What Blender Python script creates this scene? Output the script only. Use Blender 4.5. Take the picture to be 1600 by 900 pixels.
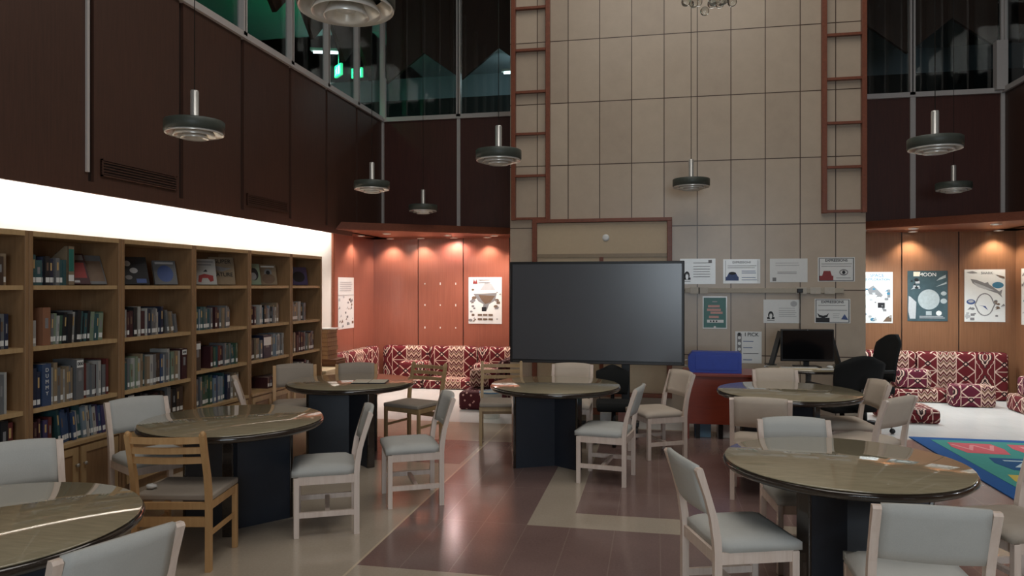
import bpy, bmesh, math, random
from mathutils import Vector, Matrix
random.seed(7)
PI = math.pi
SC = bpy.context.scene
COL = SC.collection
for o in list(bpy.data.objects): bpy.data.objects.remove(o)

# ---------------------------------------------------------------- camera, world, exposure
EYE = 1.65
cam_d = bpy.data.cameras.new('camera'); cam = bpy.data.objects.new('camera', cam_d); COL.objects.link(cam)
cam_d.sensor_width = 36; cam_d.lens = 36*1125/1600; cam_d.clip_end = 60
cam_d.shift_y = -3/1600
YAW = math.atan(224/1125)
cam.location = (0, 0, EYE); cam.rotation_euler = (PI/2, 0, YAW)
SC.camera = cam
w = bpy.data.worlds.new('world'); SC.world = w; w.use_nodes = True
w.node_tree.nodes['Background'].inputs[0].default_value = (.02, .025, .03, 1)
w.node_tree.nodes['Background'].inputs[1].default_value = .3
SC.view_settings.view_transform = 'Standard'; SC.view_settings.look = 'None'
SC.view_settings.gamma = 1; SC.view_settings.use_curve_mapping = False
SC.view_settings.exposure = 0

def area(name, loc, rot, sx, sy, power, color, spread=PI):
    l = bpy.data.lights.new(name, 'AREA'); l.shape = 'RECTANGLE'; l.size = sx; l.size_y = sy
    l.energy = power; l.color = color; l.spread = spread
    o = bpy.data.objects.new(name, l); COL.objects.link(o); o.location = loc; o.rotation_euler = rot
    return o
# daylight-blue glazed entrance behind the camera, and added dim fill light from overhead
area('entrance_light', (1.6, -4.75, 2.3), (PI/2, 0, 0), 3.0, 2.6, 175, (.80, .91, 1.0))
area('overhead_fill', (0.3, 1.5, 7.8), (0, 0, 0), 4.0, 4.0, 155, (1.0, .95, .88))
area('overhead_fill', (0.3, 6.5, 7.8), (0, 0, 0), 4.0, 3.0, 95, (1.0, .93, .85))

# ---------------------------------------------------------------- materials
def lin(c):
    return tuple(((x/255)/12.92 if x/255 <= .04045 else ((x/255+.055)/1.055)**2.4) for x in c)
class N:
    """small node-building helper"""
    def __init__(s, name):
        s.m = bpy.data.materials.new(name); s.m.use_nodes = True
        s.t = s.m.node_tree; s.b = s.t.nodes['Principled BSDF']
    def new(s, k, **kw):
        n = s.t.nodes.new(k)
        for a, v in kw.items(): setattr(n, a, v)
        return n
    def put(s, sock, v):
        if isinstance(v, bpy.types.NodeSocket): s.t.links.new(v, sock)
        elif isinstance(v, (tuple, list)) and len(v) == 3 and sock.type == 'RGBA': sock.default_value = (*v, 1)
        else: sock.default_value = v
    def math(s, op, a, b=0.0, c=None):
        n = s.new('ShaderNodeMath', operation=op); s.put(n.inputs[0], a); s.put(n.inputs[1], b)
        if c is not None: s.put(n.inputs[2], c)
        return n.outputs[0]
    def mix(s, f, a, b):
        n = s.new('ShaderNodeMix', data_type='RGBA'); s.put(n.inputs[0], f); s.put(n.inputs[6], a); s.put(n.inputs[7], b)
        return n.outputs[2]
    def coords(s, kind='Object'):
        n = s.new('ShaderNodeTexCoord'); return n.outputs[kind]
    def xyz(s, v):
        n = s.new('ShaderNodeSeparateXYZ'); s.put(n.inputs[0], v); return n.outputs
    def noise(s, v, scale, detail=3, rough=.5, vscale=None):
        if vscale:
            m = s.new('ShaderNodeMapping'); s.put(m.inputs[0], v); m.inputs['Scale'].default_value = vscale; v = m.outputs[0]
        n = s.new('ShaderNodeTexNoise'); s.put(n.inputs['Vector'], v)
        n.inputs['Scale'].default_value = scale; n.inputs['Detail'].default_value = detail; n.inputs['Roughness'].default_value = rough
        return n.outputs['Fac']
    def ramp(s, f, stops, const=False):
        n = s.new('ShaderNodeValToRGB'); s.put(n.inputs[0], f); cr = n.color_ramp
        if const: cr.interpolation = 'CONSTANT'
        while len(cr.elements) < len(stops): cr.elements.new(.5)
        for e, (p, c) in zip(cr.elements, stops): e.position = p; e.color = (*c, 1)
        return n.outputs[0]
    def bump(s, h, st=.2, d=.01):
        n = s.new('ShaderNodeBump'); n.inputs['Strength'].default_value = st; n.inputs['Distance'].default_value = d
        s.put(n.inputs['Height'], h); s.put(s.b.inputs['Normal'], n.outputs[0])
    def fin(s, col=None, rough=.5, metal=0, spec=None, coat=0, ior=None, emit=None, es=0, trans=0, sheen=0):
        b = s.b.inputs
        if col is not None: s.put(b['Base Color'], col)
        s.put(b['Roughness'], rough); b['Metallic'].default_value = metal
        if spec is not None: b['Specular IOR Level'].default_value = spec
        if ior: b['IOR'].default_value = ior
        b['Coat Weight'].default_value = coat; b['Coat Roughness'].default_value = .05
        b['Transmission Weight'].default_value = trans
        if emit: s.put(b['Emission Color'], emit); b['Emission Strength'].default_value = es
        return s.m
def flat(name, c, rough=.5, var=.12, scale=30, **kw):
    n = N(name); c = lin(c)
    f = n.noise(n.coords(), scale, 4)
    col = n.mix(f, tuple(x*(1-var) for x in c), tuple(min(1, x*(1+var)) for x in c))
    return n.fin(col, rough, **kw)
def wood(name, c1, c2, rough=.4, vs=(14, 14, 1.2), coat=0, scale=3.0):
    n = N(name); v = n.coords()
    a = n.noise(v, scale, 6, .6, vs); b = n.noise(v, 1.3, 2)
    f = n.math('ADD', n.math('MULTIPLY', a, .75), n.math('MULTIPLY', b, .25))
    col = n.ramp(f, [(.32, lin(c1)), (.68, lin(c2))])
    return n.fin(col, rough, coat=coat)
def fabric(name, c, var=.16):
    n = N(name); c = lin(c); v = n.coords()
    a = n.noise(v, 260, 2); b = n.noise(v, 9, 3)
    f = n.math('ADD', n.math('MULTIPLY', a, .5), n.math('MULTIPLY', b, .5))
    col = n.mix(f, tuple(x*(1-var) for x in c), tuple(min(1, x*(1+var)) for x in c))
    n.bump(a, .25, .002)
    return n.fin(col, .95)
M = {}
M['birch'] = wood('pale_birch', (218, 198, 184), (236, 220, 208), .42)
M['honey'] = wood('honey_wood', (190, 146, 96), (208, 166, 116), .4)
M['oak'] = wood('bookcase_oak', (134, 103, 72), (156, 123, 88), .45)
M['oakedge'] = wood('oak_lipping', (176, 146, 104), (194, 164, 122), .4)
M['grey'] = fabric('grey_blue_upholstery', (188, 189, 185))
M['taupe'] = fabric('taupe_upholstery', (168, 157, 144))
M['tan'] = fabric('tan_upholstery', (206, 192, 176))
M['darkwood'] = wood('dark_wall_panel', (66, 44, 36), (82, 55, 44), .5, (20, 20, 1))
M['darkred'] = wood('dark_red_wall_panel', (66, 34, 28), (80, 42, 34), .5, (20, 20, 1))
M['frame'] = wood('red_brown_frame', (112, 60, 40), (132, 74, 50), .4, (10, 10, 10))
M['cherry'] = wood('cherry_panel', (140, 82, 66), (158, 94, 76), .28, (22, 22, .8), coat=.3)
M['cherry_r'] = wood('amber_panel', (122, 84, 58), (140, 98, 70), .28, (22, 22, .8), coat=.3)
M['desk'] = wood('mahogany_laminate', (128, 52, 34), (150, 64, 42), .35, (1.2, 12, 12))
M['navy'] = flat('dark_navy_laminate', (40, 47, 58), .42, .1, 8)
M['black'] = flat('black_plastic', (22, 22, 23), .4)
M['blackfab'] = fabric('black_upholstery', (22, 24, 24))
M['rim'] = flat('dark_table_edge', (48, 40, 34), .16, coat=.6)
M['chrome'] = flat('brushed_steel', (200, 200, 196), .3, .05, metal=.6)
M['ringmetal'] = flat('spun_aluminium', (228, 226, 220), .25, .05, metal=.35)
M['shade'] = flat('dark_green_grey_shade', (66, 72, 66), .45)
M['mull'] = flat('grey_metal_mullion', (190, 186, 184), .45, .05)
M['white'] = flat('white_paint', (236, 232, 224), .7, .03)
M['paper'] = flat('white_paper', (228, 230, 228), .3, .04, coat=.4)
M['cream'] = flat('cream_board', (196, 176, 146), .45, .05)
M['creamcab'] = flat('cream_cabinet', (226, 206, 170), .5, .05)
M['blue'] = flat('blue_folder_plastic', (26, 60, 170), .4, .15, 12)
M['paleblue'] = flat('pale_blue_box', (120, 160, 190), .5, .06)
M['bucket'] = flat('white_bucket_plastic', (214, 214, 204), .4, .04)
M['ink'] = flat('black_ink', (30, 30, 34), .5)
M['greyink'] = flat('grey_ink', (128, 128, 130), .5)
M['lightink'] = flat('light_grey_ink', (180, 182, 184), .5)
M['blueink'] = flat('blue_ink', (70, 90, 140), .5)
M['redink'] = flat('red_ink', (140, 50, 50), .5)
M['teal'] = flat('teal_poster_print', (40, 110, 100), .35, .1)
M['pinkink'] = flat('pink_print', (215, 160, 150), .4)
M['moonbg'] = flat('moon_poster_print', (64, 84, 90), .35, .35, 14)
M['moon'] = flat('moon_grey_print', (170, 180, 182), .4, .25, 22)
M['tealink'] = flat('sea_blue_print', (60, 120, 150), .4)
M['brownink'] = flat('brown_print', (110, 90, 74), .5, .2)
M['kraft'] = flat('brown_book_cover', (112, 72, 44), .6, .2, 10)
M['pages'] = flat('book_pages', (226, 216, 196), .8, .05)
M['vent'] = flat('dark_vent', (40, 28, 24), .6)
M['screen'] = N('matte_glass_screen').fin(lin((78, 80, 85)), .26, spec=.9)
M['darkscreen'] = N('dark_screen').fin((.004, .004, .005), .12)
def glass_top():
    n = N('table_glass_over_wood'); v = n.coords()
    f = n.noise(v, 3, 6, .6, (3, 18, 3))
    return n.fin(n.ramp(f, [(.3, lin((146, 136, 112))), (.7, lin((164, 153, 127)))]), .04, ior=1.75)
M['tabletop'] = glass_top()
n = N('clear_glass'); M['glass'] = n.fin((.9, .95, .95), .02, trans=1, ior=1.3)
def pane():
    n = N('window_glass'); t = n.t
    g = n.new('ShaderNodeBsdfGlossy'); g.inputs['Roughness'].default_value = .03
    tr = n.new('ShaderNodeBsdfTransparent'); tr.inputs[0].default_value = (.86, .9, .9, 1)
    mx = n.new('ShaderNodeMixShader'); mx.inputs[0].default_value = .07
    t.links.new(tr.outputs[0], mx.inputs[1]); t.links.new(g.outputs[0], mx.inputs[2])
    t.links.new(mx.outputs[0], t.nodes['Material Output'].inputs[0]); return n.m
M['pane'] = pane()
def emis(name, c, s): return N(name).fin(c, .5, emit=c, es=s)
M['lamp_warm'] = emis('lit_lamp_warm', (1, .82, .6), 14)
M['lamp_cool'] = emis('lit_lamp_cool', (.9, .97, 1), 9)
M['tube'] = emis('lit_fluorescent_tube', (.75, .95, 1), 4)
M['exit_green'] = emis('exit_sign_green', (.05, .9, .35), 1.2)
M['exit_white'] = emis('exit_sign_white', (.7, 1, .85), 1.6)

def tile_wall():
    n = N('beige_panel_cladding'); x, y, z = n.xyz(n.coords())
    u = n.math('DIVIDE', n.math('ADD', x, 10.0*.4015+.294), .4015); v = n.math('DIVIDE', z, .8)
    def line(a, wd): return n.math('LESS_THAN', n.math('ABSOLUTE', n.math('SUBTRACT', n.math('FRACT', n.math('ADD', a, .5)), .5)), wd)
    l = n.math('MAXIMUM', line(u, .013), line(v, .007))
    cell = n.new('ShaderNodeCombineXYZ'); n.put(cell.inputs[0], n.math('FLOOR', u)); n.put(cell.inputs[1], n.math('FLOOR', v))
    wn = n.new('ShaderNodeTexWhiteNoise'); n.put(wn.inputs['Vector'], cell.outputs[0])
    ns = n.noise(n.coords(), 5, 6, .65)
    f = n.math('ADD', n.math('MULTIPLY', wn.outputs['Value'], .4), n.math('MULTIPLY', ns, .6))
    c = n.ramp(f, [(.2, lin((172, 156, 138))), (.8, lin((194, 178, 158)))])
    n.bump(n.math('SUBTRACT', 1.0, l), .4, .004)
    return n.fin(n.mix(l, c, lin((70, 52, 42))), .3)
M['tilewall'] = tile_wall()

def floor_mat():
    n = N('stone_tile_floor'); x, y, z = n.xyz(n.coords())
    def gt(a, b): return n.math('GREATER_THAN', a, b)
    def rng(a, lo, hi): return n.math('MULTIPLY', gt(a, lo), n.math('SUBTRACT', 1.0, gt(a, hi)))
    red = n.math('MULTIPLY', rng(x, -1.74, 3.6), rng(y, 4.0, 7.45))
    red2 = n.math('MULTIPLY', rng(x, -.57, 3.6), rng(y, 7.4, 8.4))
    refl_patch = n.math('MULTIPLY', rng(x, -3.4, -1.78), rng(y, 6.45, 7.45))  # reddish patch puts the wood's reflection into the floor colour
    red = n.math('MAXIMUM', n.math('MAXIMUM', red, red2), refl_patch)
    bandv = n.math('MULTIPLY', rng(x, -.87, -.57), gt(y, 4.9))
    bandh = n.math('MULTIPLY', gt(x, -.87), rng(y, 4.9, 5.22))
    red = n.math('MULTIPLY', red, n.math('SUBTRACT', 1.0, n.math('MAXIMUM', bandv, bandh)))
    ns = n.noise(n.coords(), 60, 5, .8); nb = n.noise(n.coords(), 2.0, 3)
    f = n.math('ADD', n.math('MULTIPLY', ns, .6), n.math('MULTIPLY', nb, .4))
    cr = n.ramp(f, [(.3, lin((118, 96, 92))), (.7, lin((144, 118, 112)))])
    cb = n.ramp(f, [(.3, lin((174, 161, 144))), (.7, lin((196, 183, 165)))])
    cw = n.ramp(f, [(.3, lin((216, 217, 214))), (.7, lin((233, 234, 231)))])
    c = n.mix(red, cb, cr); c = n.mix(gt(y, 8.45), c, cw)
    def ln(a, off, p, wd):
        q = n.math('FRACT', n.math('ADD', n.math('DIVIDE', n.math('SUBTRACT', a, off), p), .5))
        return n.math('LESS_THAN', n.math('ABSOLUTE', n.math('SUBTRACT', q, .5)), wd)
    g = n.math('MAXIMUM', ln(x, -.87, .3, .011), ln(y, 4.0, .9, .004))
    jx = n.math('MULTIPLY', n.math('LESS_THAN', n.math('ABSOLUTE', n.math('ADD', x, 1.74)), .008), n.math('LESS_THAN', y, 8.45))
    c = n.mix(n.math('MULTIPLY', g, .2), c, lin((190, 172, 156)))
    c = n.mix(jx, c, lin((214, 196, 170)))
    ro = n.math('ADD', .12, n.math('MULTIPLY', nb, .12))
    n.bump(n.noise(n.coords(), 3.5, 2), .02, .01)
    return n.fin(c, ro, spec=.9)
M['floor'] = floor_mat()

def kilim(name, wine=(98, 18, 26)):
    n = N(name); uv = n.coords('UV'); x, y, _ = n.xyz(uv)
    R, W_, K, T = lin(wine), lin((214, 184, 168)), lin((44, 22, 24)), lin((140, 104, 84))
    P = .25
    u = n.math('DIVIDE', x, P); fu = n.math('FRACT', u); iu = n.math('FLOOR', u)
    v = n.math('DIVIDE', y, .42); fv = n.math('FRACT', v)
    au = n.math('ABSOLUTE', n.math('SUBTRACT', fu, .5)); av = n.math('ABSOLUTE', n.math('SUBTRACT', fv, .5))
    d = n.math('ADD', au, av)
    saw = n.math('MULTIPLY', n.math('PINGPONG', n.math('MULTIPLY', v, 14.0), 1.0), .05)
    A = n.ramp(n.math('ADD', d, saw), [(0, K), (.05, R), (.15, W_), (.20, K), (.28, W_), (.36, K), (.42, R), (.62, W_), (.66, R)], True)
    v2 = n.math('FRACT', n.math('MULTIPLY', v, 2.0)); av2 = n.math('ABSOLUTE', n.math('SUBTRACT', v2, .5))
    X2 = n.math('ABSOLUTE', n.math('SUBTRACT', au, av2))
    B1 = n.ramp(X2, [(0, W_), (.045, R)], True)
    B2 = n.ramp(n.math('ADD', au, av2), [(0, W_), (.08, K), (.2, R), (.2, R)], True)
    B = n.mix(n.math('LESS_THAN', n.math('ADD', au, av2), .2), B1, B2)
    z = n.math('FRACT', n.math('ADD', n.math('MULTIPLY', v, 4.0), n.math('PINGPONG', n.math('MULTIPLY', fu, 3.0), .5)))
    Cc = n.ramp(z, [(0, W_), (.22, T), (.46, K), (.56, W_), (.66, R), (.84, K), (.92, T)], True)
    k = n.math('MODULO', n.math('ADD', iu, 300.0), 4.0)
    c = n.mix(n.math('LESS_THAN', k, .5), B, A)
    c = n.mix(n.math('COMPARE', k, 2.0, .4), c, Cc)
    edge = n.math('GREATER_THAN', au, .48)
    c = n.mix(edge, c, W_)
    hl = n.math('LESS_THAN', n.math('ABSOLUTE', n.math('SUBTRACT', n.math('FRACT', n.math('MULTIPLY', v, 1.5)), .5)), .02)
    c = n.mix(n.math('MULTIPLY', hl, n.math('COMPARE', k, 1.0, .4)), c, W_)
    n.bump(n.noise(uv, 400, 2), .3, .002)
    return n.fin(c, .95)
M['kilim'] = kilim('woven_kilim'); M['kilim2'] = kilim('plum_kilim', (92, 20, 44))
def darkkilim():
    n = N('burgundy_flower_fabric'); uv = n.coords('UV')
    vo = n.new('ShaderNodeTexVoronoi'); n.put(vo.inputs['Vector'], uv); vo.inputs['Scale'].default_value = 15
    return n.fin(n.ramp(vo.outputs['Distance'], [(0, lin((200, 160, 150))), (.22, lin((70, 12, 22)))], True), .9)
M['burg'] = darkkilim()

# ---------------------------------------------------------------- mesh builder
class MB:
    def __init__(s): s.b = bmesh.new(); s.mats = []
    def mi(s, m):
        if m is None: return 0
        if m not in s.mats: s.mats.append(m)
        return s.mats.index(m)
    def faces(s, co, fs, m=None, smooth=False):
        i = s.mi(m); vs = [s.b.verts.new(c) for c in co]
        for f in fs:
            try: q = s.b.faces.new([vs[k] for k in f])
            except ValueError: continue
            q.material_index = i; q.smooth = smooth
        return vs
    def box(s, x0, x1, y0, y1, z0, z1, m=None, mat=None, bev=0):
        co = [Vector((x, y, z)) for z in (z0, z1) for y in (y0, y1) for x in (x0, x1)]
        if mat: co = [mat @ c for c in co]
        vs = s.faces(co, [(0, 2, 3, 1), (4, 5, 7, 6), (0, 1, 5, 4), (2, 6, 7, 3), (0, 4, 6, 2), (1, 3, 7, 5)], m)
        if bev:
            es = {e for v in vs for e in v.link_edges}
            r = bmesh.ops.bevel(s.b, geom=list(es), offset=bev, segments=2, affect='EDGES', profile=.6)
            i = s.mi(m)
            for f in r['faces']: f.material_index = i; f.smooth = True
        return s
    def prism(s, pts, axis, a0, a1, m=None, mat=None, smooth=False):
        """pts: 2-D outline; axis: 0 extrude along x (pts=y,z), 1 along y (pts=x,z), 2 along z (pts=x,y)"""
        def mk(p, a): return Vector((a, p[0], p[1])) if axis == 0 else Vector((p[0], a, p[1])) if axis == 1 else Vector((p[0], p[1], a))
        n = len(pts); co = [mk(p, a0) for p in pts]+[mk(p, a1) for p in pts]
        if mat: co = [mat @ c for c in co]
        fs = [tuple(range(n))[::-1], tuple(range(n, 2*n))]+[(i, (i+1) % n, n+(i+1) % n, n+i) for i in range(n)]
        s.faces(co, fs, m, smooth); return s
    def lathe(s, prof, seg=32, m=None, c=(0, 0, 0), cap=True, smooth=True, mat=None):
        co = []; k = len(prof)
        for i in range(seg):
            a = 2*PI*i/seg
            for r, z in prof: co.append(Vector((c[0]+r*math.cos(a), c[1]+r*math.sin(a), c[2]+z)))
        if mat: co = [mat @ v for v in co]
        fs = [(i*k+j, ((i+1) % seg)*k+j, ((i+1) % seg)*k+j+1, i*k+j+1) for i in range(seg) for j in range(k-1)]
        if cap: fs += [tuple(i*k for i in range(seg))[::-1], tuple(i*k+k-1 for i in range(seg))]
        s.faces(co, fs, m, smooth); return s
    def tube(s, pts, r, seg=10, m=None, cap=True):
        pts = [Vector(p) for p in pts]; n = len(pts); co = []; rr = r if isinstance(r, (list, tuple)) else [r]*n
        for i, p in enumerate(pts):
            d = (pts[min(i+1, n-1)]-pts[max(i-1, 0)]).normalized()
            up = Vector((0, 0, 1)) if abs(d.z) < .9 else Vector((0, 1, 0))
            a = d.cross(up).normalized(); b = a.cross(d)
            for k in range(seg):
                t = 2*PI*k/seg; co.append(p+rr[i]*(a*math.cos(t)+b*math.sin(t)))
        fs = [(i*seg+k, i*seg+(k+1) % seg, (i+1)*seg+(k+1) % seg, (i+1)*seg+k) for i in range(n-1) for k in range(seg)]
        if cap: fs += [tuple(range(seg))[::-1], tuple((n-1)*seg+k for k in range(seg))]
        s.faces(co, fs, m, True); return s
    def ball(s, c, r, m=None, u=12, v=8, sc=(1, 1, 1)):
        mt = Matrix.Translation(c) @ Matrix.Diagonal((*[r*q for q in sc], 1))
        i = s.mi(m); r_ = bmesh.ops.create_uvsphere(s.b, u_segments=u, v_segments=v, radius=1, matrix=mt)
        for vv in r_['verts']:
            for f in vv.link_faces: f.material_index = i; f.smooth = True
        return s
    def build(s, name, m=None, parent=None, uv=False, loc=None):
        bmesh.ops.recalc_face_normals(s.b, faces=s.b.faces)
        if uv:
            L = s.b.loops.layers.uv.new('UVMap')
            for f in s.b.faces:
                nx, ny, nz = (abs(q) for q in f.normal)
                for l in f.loops:
                    p = l.vert.co
                    l[L].uv = (p.x, p.y) if nz >= max(nx, ny) else ((p.x, p.z) if ny >= nx else (p.y, p.z))
        me = bpy.data.meshes.new(name); s.b.to_mesh(me); s.b.free()
        if m is not None and not s.mats: me.materials.append(m)
        elif m is not None: me.materials.append(m)
        for q in s.mats: me.materials.append(q) if q is not None and q is not m else None
        if m is not None and s.mats:      # keep indices right: rebuild list
            me.materials.clear()
            for q in s.mats: me.materials.append(q if q is not None else m)
        o = bpy.data.objects.new(name, me); COL.objects.link(o)
        if parent: o.parent = parent
        if loc: o.location = loc
        return o
def tag(o, label=None, cat=None, group=None, kind=None):
    if label: o['label'] = label
    if cat: o['category'] = cat
    if group: o['group'] = group
    if kind: o['kind'] = kind
    return o
def thing(name, label, cat, loc=(0, 0, 0), rz=0, group=None):
    o = bpy.data.objects.new(name, None); COL.objects.link(o); o.location = loc; o.rotation_euler = (0, 0, rz)
    o.empty_display_size = .1
    return tag(o, label, cat, group)
def struct(mb, name, m=None, uv=False):
    o = mb.build(name, m, uv=uv); o['kind'] = 'structure'; return o
def copy_tree(o, parent=None):
    c = o.copy(); COL.objects.link(c); c.parent = parent
    for ch in o.children: copy_tree(ch, c)
    return c
def kids(o): return [c for c in bpy.data.objects if c.parent == o]
def text(s, size, m, parent, loc, rot=(PI/2, 0, 0), name='lettering', depth=.0008, sx=1, bold=0):
    cu = bpy.data.curves.new(name, 'FONT'); cu.body = s; cu.size = size; cu.extrude = depth; cu.offset = bold
    cu.align_x = 'CENTER'; cu.align_y = 'CENTER'
    t = bpy.data.objects.new('t', cu); COL.objects.link(t)
    me = bpy.data.meshes.new_from_object(t); bpy.data.objects.remove(t)
    me.materials.clear(); me.materials.append(m)
    o = bpy.data.objects.new(name, me); COL.objects.link(o); o.parent = parent
    o.location = loc; o.rotation_euler = rot; o.scale = (sx, 1, 1)
    return o
FACE_X = (PI/2, 0, PI/2)      # readable from +X

# ---------------------------------------------------------------- room shell
XL, XR, YB = -4.75, 5.13, 11.66       # lower walls
UL, UR, UB = -4.40, 4.77, 11.19       # upper walls
PX0, PX1, PY = -1.855, 2.448, 9.2     # beige central pier
SOF, SILL, TOP = 2.45, 4.37, 8.0
struct(MB().box(XL-.4, XR+.4, -5.2, YB+.4, -.12, 0), 'floor', M['floor'])
struct(MB().box(-8, 9, -5.2, 15, TOP, TOP+.15), 'ceiling', M['darkwood'])
# lower walls
struct(MB().box(XL-.15, XL, -5.2, 10.08, 0, SOF+.17), 'wall_left_lower', M['white'])
b = MB()
ys = [10.08, 10.80, 11.66]
for a, c in zip(ys, ys[1:]): b.box(XL-.15, XL+.012, a+.006, c-.006, 0, SOF, M['cherry'])
b.box(XL-.15, XL, 10.08, YB+.1, 0, SOF, M['vent'])
b.box(XL-.15, XL+.03, 10.03, 10.08, 0, SOF, M['frame'])
struct(b, 'wall_left_panelled')
b = MB(); xs = [XL, -3.94, -3.15, -2.36, PX0]
b.box(XL-.1, PX0, YB+.01, YB+.15, 0, SOF+.1, M['vent'])
for a, c in zip(xs, xs[1:]): b.box(a+.008, c-.008, YB-.012, YB+.01, 0, SOF, M['cherry'])
struct(b, 'wall_back_left_niche')
b = MB(); xs = [PX1, 2.82, 3.597, 4.369, XR]
b.box(PX1, XR+.1, YB+.01, YB+.15, 0, SOF+.1, M['vent'])
for a, c in zip(xs, xs[1:]): b.box(a+.008, c-.008, YB-.012, YB+.01, 0, SOF, M['cherry_r'])
struct(b, 'wall_back_right_niche')
b = MB(); y = YB
b.box(XR, XR+.15, -5.2, YB+.1, 0, SOF+.1, M['vent'])
while y > -5: b.box(XR-.012, XR+.01, y-.78, y-.012, 0, SOF, M['cherry_r']); y -= .79
struct(b, 'wall_right_lower')
# rear wall with a glazed entrance
b = MB(); b.box(XL, -.1, -5.2, -5.0, 0, TOP); b.box(3.3, XR, -5.2, -5.0, 0, TOP); b.box(-.1, 3.3, -5.2, -5.0, 3.7, TOP); b.box(-.1, 3.3, -5.2, -5.0, 0, .9)
struct(b, 'wall_rear', M['darkwood'])
b = MB(); 
for x in (-.1, 1.0, 2.1, 3.24): b.box(x, x+.06, -5.15, -5.05, .9, 3.7)
b.box(-.1, 3.3, -5.15, -5.05, .9, .96); b.box(-.1, 3.3, -5.15, -5.05, 3.64, 3.7)
struct(b, 'window_rear', M['mull'])
# upper walls in dark panels, open above the sill
def upper(name, axis, pos, sgn, cuts, z0=SOF, z1=SILL, m=None):
    m = m or M['darkwood']
    b = MB()
    lo, hi = min(cuts), max(cuts)
    def bx(a, c, d0, d1, za, zb, mm):
        e0, e1 = sorted((pos+sgn*d0, pos+sgn*d1))
        if axis == 0: b.box(e0, e1, a, c, za, zb, mm)
        else: b.box(a, c, e0, e1, za, zb, mm)
    bx(lo, hi, 0.03, .12, z0, z1, M['vent'])
    for a, c in zip(cuts, cuts[1:]): bx(a+.03, c-.03, 0, .05, z0, z1, m)
    return struct(b, name)
LC = [-5.0, -3.1, -2.07, -1.04, 0, 1.03, 2.06, 3.09, 4.04, 4.96, 6.07, 7.10, 8.14, 9.14, 10.15, 11.19]
upper('wall_left_upper', 0, UL, -1, LC)
upper('wall_right_upper', 0, UR, 1, LC)
upper('wall_back_left_upper', 1, UB, 1, [UL, -3.10, PX0], m=M['darkred'])
upper('wall_back_right_upper', 1, UB, 1, [PX1, 3.59, UR], m=M['darkred'])
# gable spandrels (zigzag) above the windows, just behind the glass
def gable(name, axis, pos, cuts):
    b = MB(); pts = []
    for a, c in zip(cuts, cuts[1:]): pts += [(a, 5.03), ((a+c)/2, 5.5)]
    pts.append((cuts[-1], 5.03)); pts += [(cuts[-1], TOP), (cuts[0], TOP)]
    b.prism(pts, axis, pos, pos+.06); return struct(b, name, M['darkwood'])
gable('trim_1', 0, UL-.24, LC); gable('trim_2', 0, UR+.18, LC)
gable('trim_3', 1, UB+.18, [UL, -3.10, PX0]); gable('trim_4', 1, UB+.18, [PX1, 3.59, UR])
# windows: frame + pane, one per bay
wn = [0]
def window(axis, pos, a, c, sgn):
    wn[0] += 1; t = .035; z1 = TOP
    f = MB(); e0, e1 = pos-.04, pos+.04
    def bx(p, q, za, zb, r0=e0, r1=e1, mb=f):
        mb.box(r0, r1, p, q, za, zb) if axis == 0 else mb.box(p, q, r0, r1, za, zb)
    bx(a, c, SILL-.03, SILL+.04); bx(a-t, a+t*.2, SILL, z1); bx(c-t*.2, c+t, SILL, z1)
    o = struct(f, 'window_%d' % wn[0], M['mull'])
    g = MB(); bx(a+.03, c-.03, SILL+.04, z1, pos+sgn*.02, pos+sgn*.028, g); g.build('pane', M['pane'], o)
for a, c in zip(LC, LC[1:]):
    if c > 1: window(0, UL, a, c, -1); window(0, UR, a, c, 1)
for a, c in ((UL, -3.10), (-3.10, PX0)): window(1, UB, a, c, 1)
for a, c in ((PX1, 3.59), (3.59, UR)): window(1, UB, a, c, 1)
# grey cover strips that carry the mullions down over the panels
k = 5
for bx in ((UL-.01, UL+.02, 4.90, 4.925, SOF+.1, TOP), (UL, UL+.035, UB-.035, UB, SOF+.05, TOP), (-3.125, -3.07, UB-.03, UB, SOF+.05, SILL),
           (3.56, 3.63, UB-.03, UB, SOF+.05, SILL), (UR-.05, UR, UB-.03, UB, SOF+.05, SILL), (UR-.14, UR, UB-.12, UB, SILL, 5.05), (UL, UL+.07, UB-.06, UB, SILL, 5.05)):
    struct(MB().box(*bx), 'trim_%d' % k, M['mull']); k += 1
# soffits round the edge + dropped ribbed canopies across the corners
b = MB(); b.box(XL, UL, 9.98, YB, SOF, SOF+.08); b.box(XL-.05, -4.51, -5, 9.98, SOF+.16, SOF+.20); b.box(XL-.05, -4.51, 9.98, 10.0, SOF+.05, SOF+.2); b.box(XL, PX0, UB, YB, SOF, SOF+.08)
struct(b, 'ceiling_left_soffit', M['frame'])
b = MB(); b.box(UR, XR, -5, YB, SOF, SOF+.08); b.box(PX1, XR, UB, YB, SOF, SOF+.08)
struct(b, 'ceiling_right_soffit', M['frame'])
def canopy(name, p0, p1, corner):
    b = MB(); z = SOF-.002
    p0, p1, cr = Vector(p0), Vector(p1), Vector(corner); d = (cr-(p0+p1)/2).normalized()
    for i in range(5):
        o = d*(.035*i); zz = z+.026*(4-i) if False else z+.024*i
        b.prism([tuple(p0+o), tuple(p1+o), tuple(cr)], 2, zz, zz+.017)
        b.prism([tuple(p0+o+d*.015), tuple(p1+o+d*.015), tuple(cr)], 2, zz+.017, zz+.024)
    return struct(b, name, M['frame'])
canopy('ceiling_left_canopy', (UL, 9.43), (PX0, 11.2), (UL, 11.2))
canopy('ceiling_right_canopy', (UR, 9.43), (PX1, 11.2), (UR, 11.2))
struct(MB().box(UL-.028, UL+.004, -5, 9.98, 2.388, SOF+.03), 'trim_20', M['darkwood'])
struct(MB().box(UR-.004, UR+.028, -5, 9.5, 2.395, SOF+.03), 'trim_21', M['darkwood'])
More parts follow.
